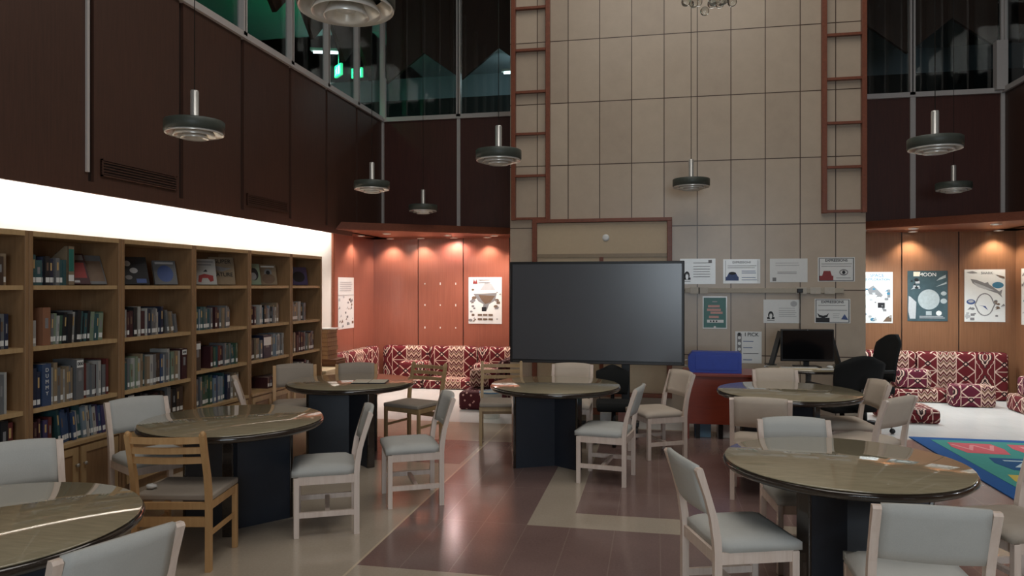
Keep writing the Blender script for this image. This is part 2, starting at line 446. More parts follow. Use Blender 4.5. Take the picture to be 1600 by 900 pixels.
# beige pier
b = MB(); b.box(PX0, PX1, PY, YB+.1, 0, TOP); struct(b, 'wall_back_pier', M['tilewall'])
struct(MB().box(PX0+.0, PX1, PY-.012, PY, 0, .1), 'baseboard_back', M['frame'])
# air vents in the upper left wall
for y0, y1, z0, z1, lb in ((5.06, 5.99, 2.54, 2.68, 'long dark slatted air vent low on the dark wall, nearer the camera'), (7.18, 8.06, 2.54, 2.67, 'dark slatted air vent low on the dark wall, farther along toward the corner')):
    t = thing('air_vent', lb, 'vent', (UL, y0, z0))
    MB().box(.0, .006, 0, y1-y0, 0, z1-z0).build('backing', M['vent'], t)
    f = MB(); L, Hh = y1-y0, z1-z0
    f.box(0, .018, 0, L, 0, .012); f.box(0, .018, 0, L, Hh-.012, Hh); f.box(0, .018, 0, .012, 0, Hh); f.box(0, .018, L-.012, L, 0, Hh)
    for i in range(1, 6): f.box(.004, .016, 0, L, Hh*i/6-.004, Hh*i/6+.004)
    f.build('slatted_grille', M['darkwood'], t)

# gallery behind the windows
b = MB(); b.box(-7.8, -7.7, -1, 15, 3.9, 6.2); b.box(8.1, 8.2, -1, 15, 3.9, 6.2)
struct(b, 'wall_gallery_side', flat('gallery_wall', (120, 126, 122), .7))
struct(MB().box(-7.8, 8.2, 14.2, 14.3, 5.5, 6.2), 'wall_gallery_upper', flat('gallery_pale_wall', (160, 170, 176), .7))
struct(MB().box(-7.8, 8.2, 14.2, 14.3, 3.9, 5.5), 'wall_gallery_lower', flat('gallery_dark_wall', (34, 38, 38), .7))
b = MB(); b.box(-7.8, UL-.3, -1, 15, 5.95, 6.1); b.box(-7.8, 8.2, UB+.3, 15, 5.95, 6.1); b.box(UR+.3, 8.2, -1, 15, 5.95, 6.1)
struct(b, 'ceiling_gallery', flat('gallery_ceiling', (190, 196, 200), .7))
b = MB(); b.box(-7.8, UL-.3, -1, 15, 3.8, 3.9); b.box(-7.8, 8.2, UB+.3, 15, 3.8, 3.9); b.box(UR+.3, 8.2, -1, 15, 3.8, 3.9)
struct(b, 'floor_gallery', flat('gallery_floor', (60, 64, 64), .6))
def point(loc, e, c, r=.1, parent=None, name='lamp_light'):
    l = bpy.data.lights.new(name, 'POINT'); l.energy = e; l.color = c; l.shadow_soft_size = r
    o = bpy.data.objects.new(name, l); COL.objects.link(o); o.location = loc
    if parent: o.parent = parent
    return o
def tube_lamp(loc, rz, lb, e):
    t = thing('tube_light', lb, 'light', loc, rz)
    MB().box(-.35, .35, -.05, .05, .02, .07, bev=.01).build('housing', M['white'], t)
    MB().tube([(-.3, 0, 0), (.3, 0, 0)], .02).build('tube', M['tube'], t)
    point((0, 0, -.12), e, (.7, .95, 1), .1, t)
tube_lamp((-5.55, 11.7, 5.72), .3, 'lit fluorescent tube above the green exit sign behind the left windows', 2.5)
tube_lamp((-2.42, 12.9, 5.55), 0, 'lit fluorescent tube behind the back window beside the beige pier', 9)
def exit_sign(loc, rz, lb, e=4):
    t = thing('exit_sign', lb, 'sign', loc, rz)
    MB().box(-.12, .12, -.02, .02, -.09, .09, bev=.005).build('panel', M['exit_green'], t)
    p = MB()   # running figure and doorway
    p.ball((-.03, -.022, .05), .013, sc=(1, .3, 1))
    p.prism([(-.045, .035), (-.015, .035), (-.02, -.01), (-.045, -.01)], 1, -.025, -.021)
    p.prism([(-.045, .0), (-.03, -.005), (-.06, -.065), (-.08, -.06)], 1, -.025, -.021)
    p.prism([(-.035, .0), (-.02, .0), (.0, -.05), (-.015, -.06)], 1, -.025, -.021)
    p.prism([(-.045, .03), (-.05, .02), (-.085, .0), (-.08, .012)], 1, -.025, -.021)
    p.prism([(.03, .06), (.09, .06), (.09, -.065), (.03, -.065)], 1, -.025, -.021)
    p.build('pictogram', M['exit_white'], t)
    MB().tube([(0, 0, .09), (0, 0, .35)], .008).build('rod', M['mull'], t)
    point((0, -.15, 0), e, (.05, .9, .4), .08, t)
exit_sign((-4.80, 10.39, 4.98), -.75, 'green running-man exit sign glowing behind the left windows', 11)
exit_sign((-5.45, 12.6, 5.62), -.2, 'dimmer stand-in for the green exit sign reflected in the corner pane', 5)  # second sign stands in for the first one's reflection in the glass
point((-6.2, 8.0, 5.3), 1.3, (.25, .9, .6), .2, name='gallery_light'); point((-3.6, 12.6, 4.4), .5, (.2, .9, .4), .2, name='gallery_light')

# ---------------------------------------------------------------- lamps of the room, with added ones for the floor
def spot(loc, e, c, ang, parent, tgt=(0, 0, -1), r=.03):
    l = bpy.data.lights.new('spot_light', 'SPOT'); l.energy = e; l.color = c; l.spot_size = math.radians(ang); l.spot_blend = .7; l.shadow_soft_size = r
    o = bpy.data.objects.new('spot_light', l); COL.objects.link(o); o.location = loc; o.parent = parent
    o.rotation_euler = Vector(tgt).to_track_quat('-Z', 'Y').to_euler()
def downlight(x, y, e, c, lb, warm=True, tgt=(0, 0, -1), ang=110, group=None, z=SOF):
    t = thing('downlight', lb, 'light', (x, y, z), 0, group)
    MB().lathe([(.04, -.001), (.045, -.012), (.062, -.012), (.066, -.001)], 20, cap=False).build('bezel', M['chrome'], t)
    MB().lathe([(.0, -.004), (.038, -.004)], 20, cap=False).build('lens', M['lamp_warm' if warm else 'lamp_cool'], t)
    spot((0, 0, -.03), e, c, ang, t, tgt)
WARM = (1, .86, .72); PINK = (1, .78, .76); COOL = (.86, .96, 1)
OR = ['first', 'second', 'third', 'fourth', 'fifth', 'sixth', 'seventh', 'eighth', 'ninth', 'tenth', 'eleventh', 'twelfth', 'thirteenth', 'fourteenth', 'fifteenth', 'sixteenth', 'seventeenth', 'eighteenth', 'nineteenth', 'twentieth'] + ['twenty-'+q for q in ('first', 'second', 'third', 'fourth', 'fifth', 'sixth', 'seventh', 'eighth', 'ninth')]
for i, (x, c) in enumerate(((-4.38, WARM), (-3.84, WARM), (-3.27, PINK), (-2.70, WARM), (-2.15, WARM))):
    downlight(x, 11.49, 36, c, ('small lit downlight over the left niche wall, '+OR[i]+' from the left corner') if i < 4 else 'small lit downlight of the left niche, hidden nearest the beige pier', ang=164 if i == 2 else 116)
downlight(-4.58, 10.72, 26, WARM, 'small lit downlight above the vertical poster strip on the left side panel', ang=116)
for i, (x, y) in enumerate(((-4.0, 10.35), (-3.2, 10.9), (-2.5, 11.1))):  # canopy lamps added to brighten the left niche floor
    downlight(x, y, 60, (1, .88, .82), 'downlight added in the left corner canopy to brighten the floor, '+OR[i]+' from the wall', z=SOF-.002, ang=124)
for i, (x, lb) in enumerate(((3.7, 'lit downlight above the moon poster'), (4.83, 'lit downlight above the shark poster'))):
    downlight(x, 11.49, 40, (1, .88, .72), lb, ang=116)
for i, (x, y) in enumerate(((4.3, 10.3), (3.5, 10.85), (2.9, 11.1))):  # cool canopy lamps added to whiten the right niche floor
    downlight(x, y, 85, COOL, 'downlight added in the right corner canopy to brighten the floor, '+OR[i]+' from the wall', False, z=SOF-.002, ang=130)
for i in range(8):
    y = 2.6+.95*i+.475
    t = thing('strip_light', 'bright strip light washing the white wall above the bookcases, '+OR[i]+' from the camera end', 'light', (-4.58, y, SOF+.158), 0)
    MB().box(-.03, .03, -.46, .46, -.012, -.0005, bev=.003).build('housing', M['white'], t)
    MB().box(-.02, .02, -.45, .45, -.0135, -.0121).build('diffuser', M['lamp_warm'], t)
    l = area('strip_area_light', (0, 0, -.02), (0, .15, 0), .04, .9, 10, (1, .97, .93)); l.parent = t
for i, y in enumerate((2.4, 4.2, 6.0, 7.6, 9.0)):  # out-of-view lamps added to light the rug and floor at right
    downlight(4.95, y, 30, COOL, 'unseen downlight added in the right soffit for the rug, '+OR[i]+' from the camera end', False, ang=150, tgt=(-.35, 0, -1))

# pendant lamps
def pendant():
    t = thing('pendant_lamp', '', 'pendant lamp')
    MB().lathe([(.20, .0), (.21, .004), (.21, .078), (.205, .084), (.03, .094), (.03, .086), (.198, .076), (.2, .0)], 40, cap=False).build('shade', M['shade'], t)
    for r, z0, z1, kz in ((.205, -.012, .05, 0), (.150, -.028, .05, 1), (.098, -.044, .05, 2)):
        MB().lathe([(r-.045, z1), (r-.008, z0+.016), (r, z0), (r-.004, z0-.003), (r-.014, z0+.012), (r-.05, z1)], 40, cap=False).build('reflector_ring', M['ringmetal'], t)
    MB().lathe([(0, -.02), (.04, -.018), (.052, .0), (.05, .05)], 24, cap=False).build('diffuser', M['paper'], t)
    MB().lathe([(.030, .09), (.033, .10), (.030, .105), (.030, .30), (.026, .31)], 20).build('stem', M['chrome'], t)
    MB().tube([(0, 0, .31), (0, 0, 5.15)], .0035, 6).build('cable', M['black'], t)
    return t
PN = [(541, 3.12, 2.86, 'large round silver-ringed pendant lamp cut by the top edge of view'), (304, 5.3, 2.78, 'dark-banded pendant lamp against the dark wall above the bookcases'),
      (779, 6.6, 2.81, 'dark-banded pendant lamp hanging left of the beige pier edge'), (581, 8.5, 2.80, 'pendant lamp hanging just left of the upper wall corner'),
      (661, 10.6, 2.76, 'smallest, farthest pendant lamp near the left corner canopy'), (1080, 8.3, 2.80, 'pendant lamp on a long cable before the beige pier'),
      (1461, 6.0, 2.80, 'larger pendant lamp before the dark windows at right'), (1490, 9.3, 2.9, 'smaller, lower pendant lamp before the dark wall at right')]
PT = None
for u, d, z, lb in PN:
    o = pendant() if PT is None else copy_tree(PT)
    PT = PT or o
    t = (u-800)/1125; o.location = (d*(-math.sin(YAW)+t*math.cos(YAW)), d*(math.cos(YAW)+t*math.sin(YAW)), z)
    o['label'] = lb; o['group'] = 'pendant lamps hung from the high ceiling'
# glass bubble chandelier
t = thing('chandelier', 'cluster of clear glass balls hanging before the upper beige pier', 'chandelier', (.44, 6.2, 3.93))
rs = random.Random(3)
for i in range(34):
    a = i*2.4; r = .03+.2*math.sqrt(i/34)
    MB().ball((r*math.cos(a), r*math.sin(a), .02+.25*rs.random()*(1-r)+.25*r), .038, u=14, v=10).build('glass_ball', M['glass'], t)
MB().lathe([(.23, .2), (.24, .21), (.24, .225), (.02, .24), (.02, .3)], 28).build('frame_plate', M['chrome'], t)
MB().tube([(0, 0, .3), (0, 0, 3.95)], .004, 6).build('cable', M['black'], t)

# ---------------------------------------------------------------- pier fittings
def ladder_frame(x0, x1, z0, bars, lb):
    t = thing('wooden_frame', lb, 'frame', ((x0+x1)/2, PY, z0)); w2 = (x1-x0)/2; z1 = 7.6-z0
    for s in (-1, 1):
        MB().box(*sorted((s*w2, s*(w2-.055))), -.075, -.001, 0, z1, bev=.004).build('upright', M['frame'], t)
    for z in bars: MB().box(-w2+.055, w2-.055, -.06, -.005, z-z0-.015, z-z0+.015).build('crossbar', M['frame'], t)
ladder_frame(-1.83, -1.326, 2.50, [2.52]+[2.52+.542*i+.01 for i in range(1, 9)], 'tall narrow red-brown wooden frame on the left edge of the beige pier')
ladder_frame(1.949, 2.446, 2.52, [2.54]+[2.54+.525*i for i in range(1, 9)], 'tall narrow red-brown wooden frame on the right edge of the beige pier')
t = thing('whiteboard', 'large wood-framed cream sliding board on the beige pier behind the screen', 'board', (-.674, PY, .26))
f = MB(); hw, hh = .877, 2.244
f.box(-hw, hw, -.09, -.001, hh-.045, hh, bev=.004); f.box(-hw, hw, -.09, -.001, 0, .045, bev=.004)
for s in (-1, 1): f.box(*sorted((s*hw, s*(hw-.06))), -.09, -.001, .045, hh-.045, bev=.004)
f.build('frame', M['frame'], t)
MB().box(-hw+.06, hw-.06, -.045, -.02, 1.80, hh-.05).build('upper_board', M['cream'], t)
MB().box(-hw+.06, hw-.06, -.055, -.03, 1.755, 1.80).build('rail', flat('grey_tan_rail', (150, 132, 108), .4), t)
MB().box(-hw+.06, -.02, -.04, -.02, .05, 1.755).build('lower_board', M['cream'], t)
MB().box(.03, hw-.06, -.04, -.02, .05, 1.755).build('lower_board', M['cream'], t)
MB().box(-.02, .03, -.06, -.02, .05, 1.755).build('stile', M['frame'], t)
MB().lathe([(0, 0), (.045, 0), (.045, .006), (.02, .012), (0, .012)], 20, cap=False, mat=Matrix.Translation((.06, -.045, 2.0)) @ Matrix.Rotation(PI/2, 4, 'X')).build('round_badge', M['paper'], t)
M['socket'] = flat('socket_plate_plastic', (188, 180, 166), .4)
t = thing('cable_trunking', 'white trunking strip with socket plates running across the beige pier', 'trunking', (1.28, PY, 1.565))
MB().box(-.92, .92, -.03, -.001, 0, .06, bev=.004).build('channel', M['tilewall'] if False else flat('beige_trunking', (176, 166, 148), .4), t)
for x in (-.80, -.70, .44, .60, .76): MB().box(x-.06, x+.06, -.036, -.03, -.01, .07, bev=.004).build('socket_plate', M['socket'], t)
t = thing('power_plug', 'black plug with cable hanging from the trunking', 'plug', (1.70, PY-.037, 1.595))
MB().box(-.032, .032, -.05, 0, -.025, .025, bev=.006).build('plug_body', M['black'], t)
MB().tube([(0, -.03, -.02), (.002, -.02, -.2), (0, -.02, -.62), (-.02, -.05, -.82)], .005, 8).build('cable', M['black'], t)

# ---------------------------------------------------------------- posters and papers
def marks(x0, x1, z0, z1, L, y0=0.0, base=None):
    """prints in unit coordinates of the sheet, as thin raised ink"""
    b = MB(); W, H_ = x1-x0, z1-z0; q = 0
    if base: L = [('r', base, .005, .005, .995, .995)]+L
    for mk in L:
        k, m = mk[0], (M[mk[1]] if isinstance(mk[1], str) else mk[1]); q += 1; y = y0-.0012-.00012*q
        P = lambda a, c: (x0+a*W, z0+c*H_)
        if k == 'r':
            a, c, d, e = mk[2:]; b.prism([P(a, c), P(d, c), P(d, e), P(a, e)], 1, y, y0, m)
        elif k == 'e':
            a, c, r1, r2 = mk[2:6]; b.prism([P(a+r1*math.cos(2*PI*i/24), c+r2*math.sin(2*PI*i/24)) for i in range(24)], 1, y, y0, m)
        elif k == 'p': b.prism([P(*p) for p in mk[2]], 1, y, y0, m)
        elif k == 'o':
            pts = mk[2]; wd = mk[3]
            for (a, c), (d, e) in zip(pts, pts[1:]):
                A, B_ = Vector(P(a, c)), Vector(P(d, e)); v = (B_-A).normalized(); nn = Vector((-v.y, v.x))*wd*W
                b.prism([tuple(A+nn), tuple(B_+nn), tuple(B_-nn), tuple(A-nn)], 1, y, y0, m)
    return b
def poster(name, lb, cat, x0, x1, z0, z1, Y, base, L, texts=(), group=None, side=None, tilt=0):
    cx, cz = (x0+x1)/2, (z0+z1)/2; w2, h2 = (x1-x0)/2, (z1-z0)/2
    t = thing(name, lb, cat, (cx, Y, cz), 0, group)
    if side: t.location = side; t.rotation_euler = (0, 0, PI/2)
    if tilt: t.rotation_euler = (0, tilt, 0)
    MB().box(-w2, w2, -.002, -.0005, -h2, h2).build('sheet', base, t)
    if L: marks(-w2, w2, -h2, h2, L, -.002, base).build('printing', None, t)
    for s, sz, m, a, c in texts: text(s, sz, M[m], t, (-w2+a*2*w2, -.0045, -h2+c*2*h2), bold=.0006)
    return t
def lines(x0, x1, zs, m='greyink', h=.022, rs=random.Random(5)):
    return [('r', m, x0, z, x1-rs.random()*.12*(x1-x0), z+h) for z in zs]
border = [('r', 'ink', 0.03, .03, .97, .05), ('r', 'ink', .03, .95, .97, .97), ('r', 'ink', .03, .03, .05, .97), ('r', 'ink', .95, .03, .97, .97)]
peng = [('e', 'ink', .2, .34, .075, .16), ('r', 'ink', .1, .17, .3, .26), ('e', 'paper', .2, .3, .04, .12), ('e', 'greyink', .2, .4, .02, .03), ('r', 'greyink', .1, .10, .3, .13)]
poster('laminated_sheet', 'white laminated sheet with round figure, partly behind the screen edge', 'paper', .30, .727, 1.674, 1.99, PY, M['paper'], peng+lines(.38, .9, (.82, .68, .58, .48, .38, .28))+[('r', 'greyink', .8, .82, .9, .95)])
poster('laminated_sheet', 'white laminated sheet with blue car picture in the top row', 'paper', .818, 1.254, 1.681, 1.979, PY, M['paper'],
       lines(.12, .9, (.72, .64), 'greyink')+[('r', 'blueink', .07, .12, .42, .28), ('p', 'blueink', [(.1, .28), (.16, .45), (.34, .45), (.4, .28)]), ('e', 'ink', .25, .42, .1, .06)]+lines(.5, .92, (.5, .42, .24, .14), 'blueink')+[('r', 'greyink', .06, .1, .07, .95), ('r', 'greyink', .93, .1, .94, .95)], [('EXPRESSIONS', .036, 'greyink', .5, .87)])
poster('laminated_sheet', 'faint glossy laminated sheet with reflections, third in the top row', 'paper', 1.365, 1.797, 1.696, 1.983, PY, M['paper'], lines(.15, .8, (.8, .7), 'lightink')+lines(.2, .75, (.42, .36), 'greyink')+[('r', 'greyink', .07, .05, .17, .2)])
poster('laminated_sheet', 'dark-bordered sheet with red figure and eye at the top right', 'paper', 1.913, 2.328, 1.704, 1.994, PY, M['paper'],
       border+lines(.1, .92, (.72, .62), 'greyink')+[('r', 'redink', .05, .05, .42, .24), ('p', 'redink', [(.12, .24), (.16, .44), (.34, .44), (.38, .24)]), ('e', 'greyink', .7, .38, .12, .13), ('e', 'paper', .7, .38, .095, .08), ('e', 'ink', .7, .38, .045, .07)]+lines(.5, .9, (.14,), 'greyink'), [('EXPRESSIONS', .042, 'ink', .5, .87)])
poster('laminated_sheet', 'white sheet with black round figure above the computer table', 'paper', 1.291, 1.717, 1.2, 1.487, PY, M['paper'], peng+lines(.42, .9, (.62, .52, .44, .36, .28), 'lightink')+[('e', 'lightink', .82, .82, .09, .12)])
poster('laminated_sheet', 'dark-bordered sheet with dark picture and triangle, lower right', 'paper', 1.877, 2.278, 1.206, 1.497, PY, M['paper'],
       border+lines(.1, .92, (.72, .52), 'greyink')+[('r', 'ink', .05, .05, .42, .22), ('p', 'ink', [(.07, .42), (.14, .34), (.24, .3), (.34, .34), (.4, .42), (.36, .26), (.24, .2), (.12, .26)]), ('p', 'blueink', [(.74, .16), (.94, .14), (.84, .38)])]+lines(.52, .7, (.38, .3, .22), 'lightink'), [('EXPRESSIONS', .042, 'ink', .5, .87)])
poster('green_poster', 'teal green poster with pink banner lines right of the screen', 'poster', .574, .864, 1.122, 1.524, PY, M['paper'],
       [('r', 'teal', .04, .04, .96, .96)]+[('r', 'pinkink', a, z, c, z+.07) for a, c, z in ((.22, .7, .66), (.18, .75, .55), (.32, .82, .46), (.26, .66, .33))]+[('r', 'paper', .18, .19, .86, .28), ('r', 'ink', .3, .21, .36, .26), ('r', 'ink', .42, .21, .48, .26), ('r', 'ink', .54, .21, .6, .26), ('r', 'lightink', .4, .82, .6, .85), ('e', 'paper', .5, .06, .05, .03)])
poster('reading_poster', 'tall white I PICK sheet standing behind the blue folder', 'poster', .962, 1.27, .706, 1.095, PY, M['paper'],
       [('r', 'greyink', .07, .05, .24, .93)]+[('e', 'paper', .155, z, .06, .05) for z in (.8, .62, .44, .26)]+[('r', 'ink', .1, .86, .2, .96)]+lines(.3, .7, (.68, .48), 'blueink')+lines(.3, .95, (.3,), 'ink', .015)+lines(.3, .65, (.1,), 'blueink'), [('I PICK', .062, 'ink', .62, .9)])
rs = random.Random(11)
def clutter(nn, cols, xr=(.05, .95), zr=(.05, .78)):
    L = []
    for i in range(nn):
        a, c = rs.uniform(*xr), rs.uniform(*zr); k = rs.choice('epr'); m = rs.choice(cols); s = rs.uniform(.025, .07)
        if k == 'e': L.append(('e', m, a, c, s, s*.5))
        elif k == 'r': L.append(('r', m, a-s*.8, c-s*.4, a+s*.8, c+s*.4))
        else: L.append(('p', m, [(a-s, c-s*.5), (a+s, c-s*.2), (a+s*.4, c+s*.6)]))
    return L
volc = [('p', 'lightink', [(.35, .72), (.8, .72), (.7, .85), (.5, .88)]), ('p', 'greyink', [(.15, .64), (.85, .66), (.8, .5), (.62, .42), (.56, .3), (.42, .3), (.45, .42), (.3, .48)]), ('p', 'brownink', [(.3, .62), (.8, .6), (.66, .46), (.5, .42), (.4, .5)]), ('r', 'ink', .4, .27, .54, .36), ('r', 'paper', 0, .66, 1, .668)]
poster('storm_poster', 'pinkish white poster with dark smoke funnel on the left niche wall', 'poster', -3.058, -2.49, 1.023, 1.799, YB-.014, M['paper'],
       volc+clutter(16, ['greyink', 'brownink'], (.05, .2))+clutter(10, ['greyink', 'brownink'], (.8, .95))+[('r', 'brownink', a, z, a+.13, z+.04) for a in (.28, .44, .6) for z in (.17, .08)]+[('p', 'redink', [(.13, .86), (.17, .96), (.2, .88), (.24, .96), (.27, .86)])]+lines(.3, .68, (.93, .88), 'greyink', .012))
poster('strip_poster', 'tall pale poster strip on the wood panel beside the white wall', 'poster', -.29, .29, 0, .80, 0, M['paper'],
       clutter(26, ['greyink', 'lightink', 'brownink'], zr=(.05, .62))+lines(.1, .9, (.9, .86, .82, .78, .74), 'lightink', .012)+[('r', 'lightink', 0, .655, 1, .665)], side=(XL+.0135, 10.52, 1.385))
poster('space_poster', 'pale blue space poster half hidden by the pier on the right', 'poster', 2.93, 3.473, 1.095, 1.861, YB-.014, M['paper'],
       [('p', 'greyink', [(.35, .66), (.5, .74), (.66, .62), (.75, .55), (.7, .5), (.55, .56), (.4, .56)]), ('r', 'ink', .62, .3, .8, .4), ('p', 'brownink', [(.75, .03), (.97, .03), (.97, .16), (.85, .12)]), ('r', 'greyink', .86, .5, .94, .66)]+clutter(30, ['greyink', 'tealink', 'lightink']), [('SPACE', .07, 'tealink', .6, .93), ('EXPLORATION', .05, 'tealink', .62, .85)])
poster('moon_poster', 'dark grey-blue moon poster with a big pale moon', 'poster', 3.675, 4.22, 1.13, 1.877, YB-.014, M['moonbg'],
       [('e', 'moon', .53, .43, .27, .2), ('r', 'pages', .15, .89, .32, .98), ('p', 'lightink', [(.03, .5), (.08, .48), (.22, .38), (.2, .05), (.06, .05), (.02, .2)]), ('e', 'moon', .9, .55, .07, .04), ('e', 'moon', .9, .4, .08, .05), ('p', 'moon', [(.72, .8), (.95, .86), (.95, .92), (.8, .86)]), ('p', 'moon', [(.7, .68), (.97, .74), (.97, .78)]), ('r', 'moon', .46, .12, .6, .2), ('e', 'paper', .78, .16, .07, .05)]+lines(.3, .95, (.09, .06), 'lightink', .012)+clutter(12, ['lightink', 'ink'], (.03, .3), (.65, .85)),
       [('MOON', .075, 'paper', .5, .92)])
jaw = [(.5+.21*math.cos(a)*(1 if abs(math.sin(a)) > .3 else 1.15), .33+.21*math.sin(a)) for a in [i*PI/10 for i in range(21)]]
poster('shark_poster', 'white shark poster with large grey shark and jaw outline', 'poster', 4.442, 4.98, 1.128, 1.893, YB-.014, M['paper'],
       [('p', 'greyink', [(.15, .82), (.3, .80), (.5, .74), (.58, .76), (.6, .72), (.78, .62), (.85, .58), (.93, .62), (.9, .52), (.93, .46), (.82, .54), (.6, .6), (.35, .66), (.2, .74)]), ('p', 'lightink', [(.22, .76), (.5, .68), (.74, .6), (.5, .62), (.3, .68)]),
        ('e', 'tealink', .82, .7, .14, .06), ('e', 'blueink', .16, .38, .11, .05), ('e', 'lightink', .16, .39, .07, .025), ('o', 'greyink', jaw, .014), ('p', 'blueink', [(.34, .32), (.45, .3), (.58, .22), (.52, .3)])]+clutter(10, ['greyink', 'lightink'], (.03, .3), (.05, .3))+clutter(8, ['greyink', 'brownink'], (.75, .95), (.05, .45))+[('p', 'brownink', [(.78, .9), (.98, .86), (.98, .82), (.85, .86)]), ('p', 'greyink', [(.05, .95), (.2, .97), (.32, .94), (.2, .93)])],
       [('SHARK', .05, 'greyink', .55, .93)])
poster('side_poster', 'pale poster on the right side wall at the edge of view', 'poster', -.28, .28, 0, .80, 0, M['paper'], clutter(22, ['greyink', 'tealink', 'brownink'], zr=(.05, .9)), side=(XR-.0135, 11.2, 1.50))
bpy.data.objects['side_poster'].rotation_euler = (0, 0, -PI/2)
for i, x in enumerate((-.27, .0, .27)):
    for j, z in enumerate((.34, -.02, -.40)):
        q = .012+.008*((i*3+j*5) % 4)/3
        o = MB().box(-.008, .008, -.003, 0, -q, q, bev=.001).build('adhesive_mark', M['paper']); o.location = (-3.55+x, YB-.0125, 1.35+z)
        tag(o, 'white adhesive mark on the left niche panel, %s row, %s' % (('top', 'middle', 'bottom')[j], ('left', 'centre', 'right')[i]), 'adhesive mark', 'adhesive marks on the wood panel')

# ---------------------------------------------------------------- bookcases and books
FX, BD = -4.10, .35
BY = [3.20, 4.085, 4.936, 5.84, 6.752, 7.617, 8.393]
NM = ['nearest', 'second', 'third', 'fourth', 'fifth', 'farthest']
def knob(x, y, z, p): MB().lathe([(.0, .0), (.006, 0), (.006, .012), (.014, .018), (.012, .026), (0, .028)], 14, cap=False, mat=Matrix.Translation((x, y, z)) @ Matrix.Rotation(PI/2, 4, 'Y')).build('knob', M['chrome'], p)
SH = {}
for i in range(6):
    y0, y1 = BY[i]+.002, BY[i+1]-.002; s3 = .82 if i < 3 else .87
    t = thing('bookcase', 'oak open bookcase over cupboard, %s of the six along the left wall' % (NM[i]), 'bookcase', (FX, y0, 0), 0, 'row of oak bookcases along the left wall')
    W = y1-y0
    for a in (0, W-.03): MB().box(-BD, 0, a, a+.03, 0, 2.02, bev=.003).build('side_panel', M['oak'], t)
    MB().box(-BD, 0, .03, W-.03, 1.985, 2.02).build('top_panel', M['oakedge'], t)
    MB().box(-BD, -BD+.012, .03, W-.03, .06, 1.985).build('back_panel', M['oak'], t)
    SH[i] = [1.655, 1.24, s3, .53]
    for z in SH[i][:3]: MB().box(-BD+.012, -.015, .03, W-.03, z-.03, z).build('shelf', M['oakedge'], t)
    MB().box(-BD+.012, .012, .03, W-.03, .50, .53, bev=.003).build('counter', M['oakedge'], t)
    MB().box(-BD+.012, -.04, .03, W-.03, 0, .07).build('plinth', M['oak'], t)
    for k, (a, c) in enumerate(((.033, W/2-.002), (W/2+.002, W-.033))):
        d = MB(); d.box(-.022, -.002, a, c, .075, .495, bev=.002)
        d.build('door', M['oak'], t)
        dd = kids(t)[-1] if False else [q for q in bpy.data.objects if q.parent == t and q.name.startswith('door')][-1]
        fr = MB(); q = .05
        fr.box(-.002, .006, a+.01, c-.01, .085, .085+q); fr.box(-.002, .006, a+.01, c-.01, .485-q, .485)
        fr.box(-.002, .006, a+.01, a+.01+q, .085+q, .485-q); fr.box(-.002, .006, c-.01-q, c-.01, .085+q, .485-q)
        fr.build('door_frame', M['oakedge'], dd)
        knob(.006, (c-.035) if k == 0 else (a+.035), .36, dd)
PAL = {'white': (206, 206, 200), 'grey': (130, 134, 138), 'black': (40, 42, 48), 'navy': (40, 52, 92), 'blue': (58, 92, 150), 'teal': (54, 112, 118), 'green': (70, 116, 86), 'red': (140, 48, 44), 'maroon': (92, 40, 48), 'orange': (196, 120, 78), 'tan': (176, 148, 110), 'purple': (84, 70, 132), 'pale blue': (140, 168, 190), 'pale green': (150, 176, 140), 'brown': (96, 70, 54)}
for k, c in PAL.items(): M['bk_'+k] = flat('book_cover_'+k.replace(' ', '_'), tuple((q*.7+.3*sum(c)/3)*.8 for q in c), .4, .1, 20, coat=.2)
def book_mesh(th, h, dp, mc, sticker=True, deep=None):
    b = MB(); c = .0025
    b.box(-dp, 0, 0, c, 0, h, mc); b.box(-dp, 0, th-c, th, 0, h, mc); b.box(-c*1.6, 0, c, th-c, 0, h, mc)
    b.box(-dp+.004, -c*1.6, c, th-c, .003, h-.004, M['pages'])
    if sticker and th > .009: b.box(0, .0008, th*.1, th*.9, .02, .055, M['paper'])
    kq = int(h*1e5) % 5
    if th > .016 and kq < 3: b.box(0, .0008, th*.3, th*.7, h*(.45+.05*kq), h*(.72+.06*kq), M[('greyink', 'brownink', 'tan_i')[kq]])
    return b
M['tan_i'] = flat('gilt_spine_print', (190, 160, 110), .5)
BW = {'white': 'white', 'grey': 'grey'}
nb = 0
def lean_mat(a): return Matrix.Rotation(a, 4, 'X')
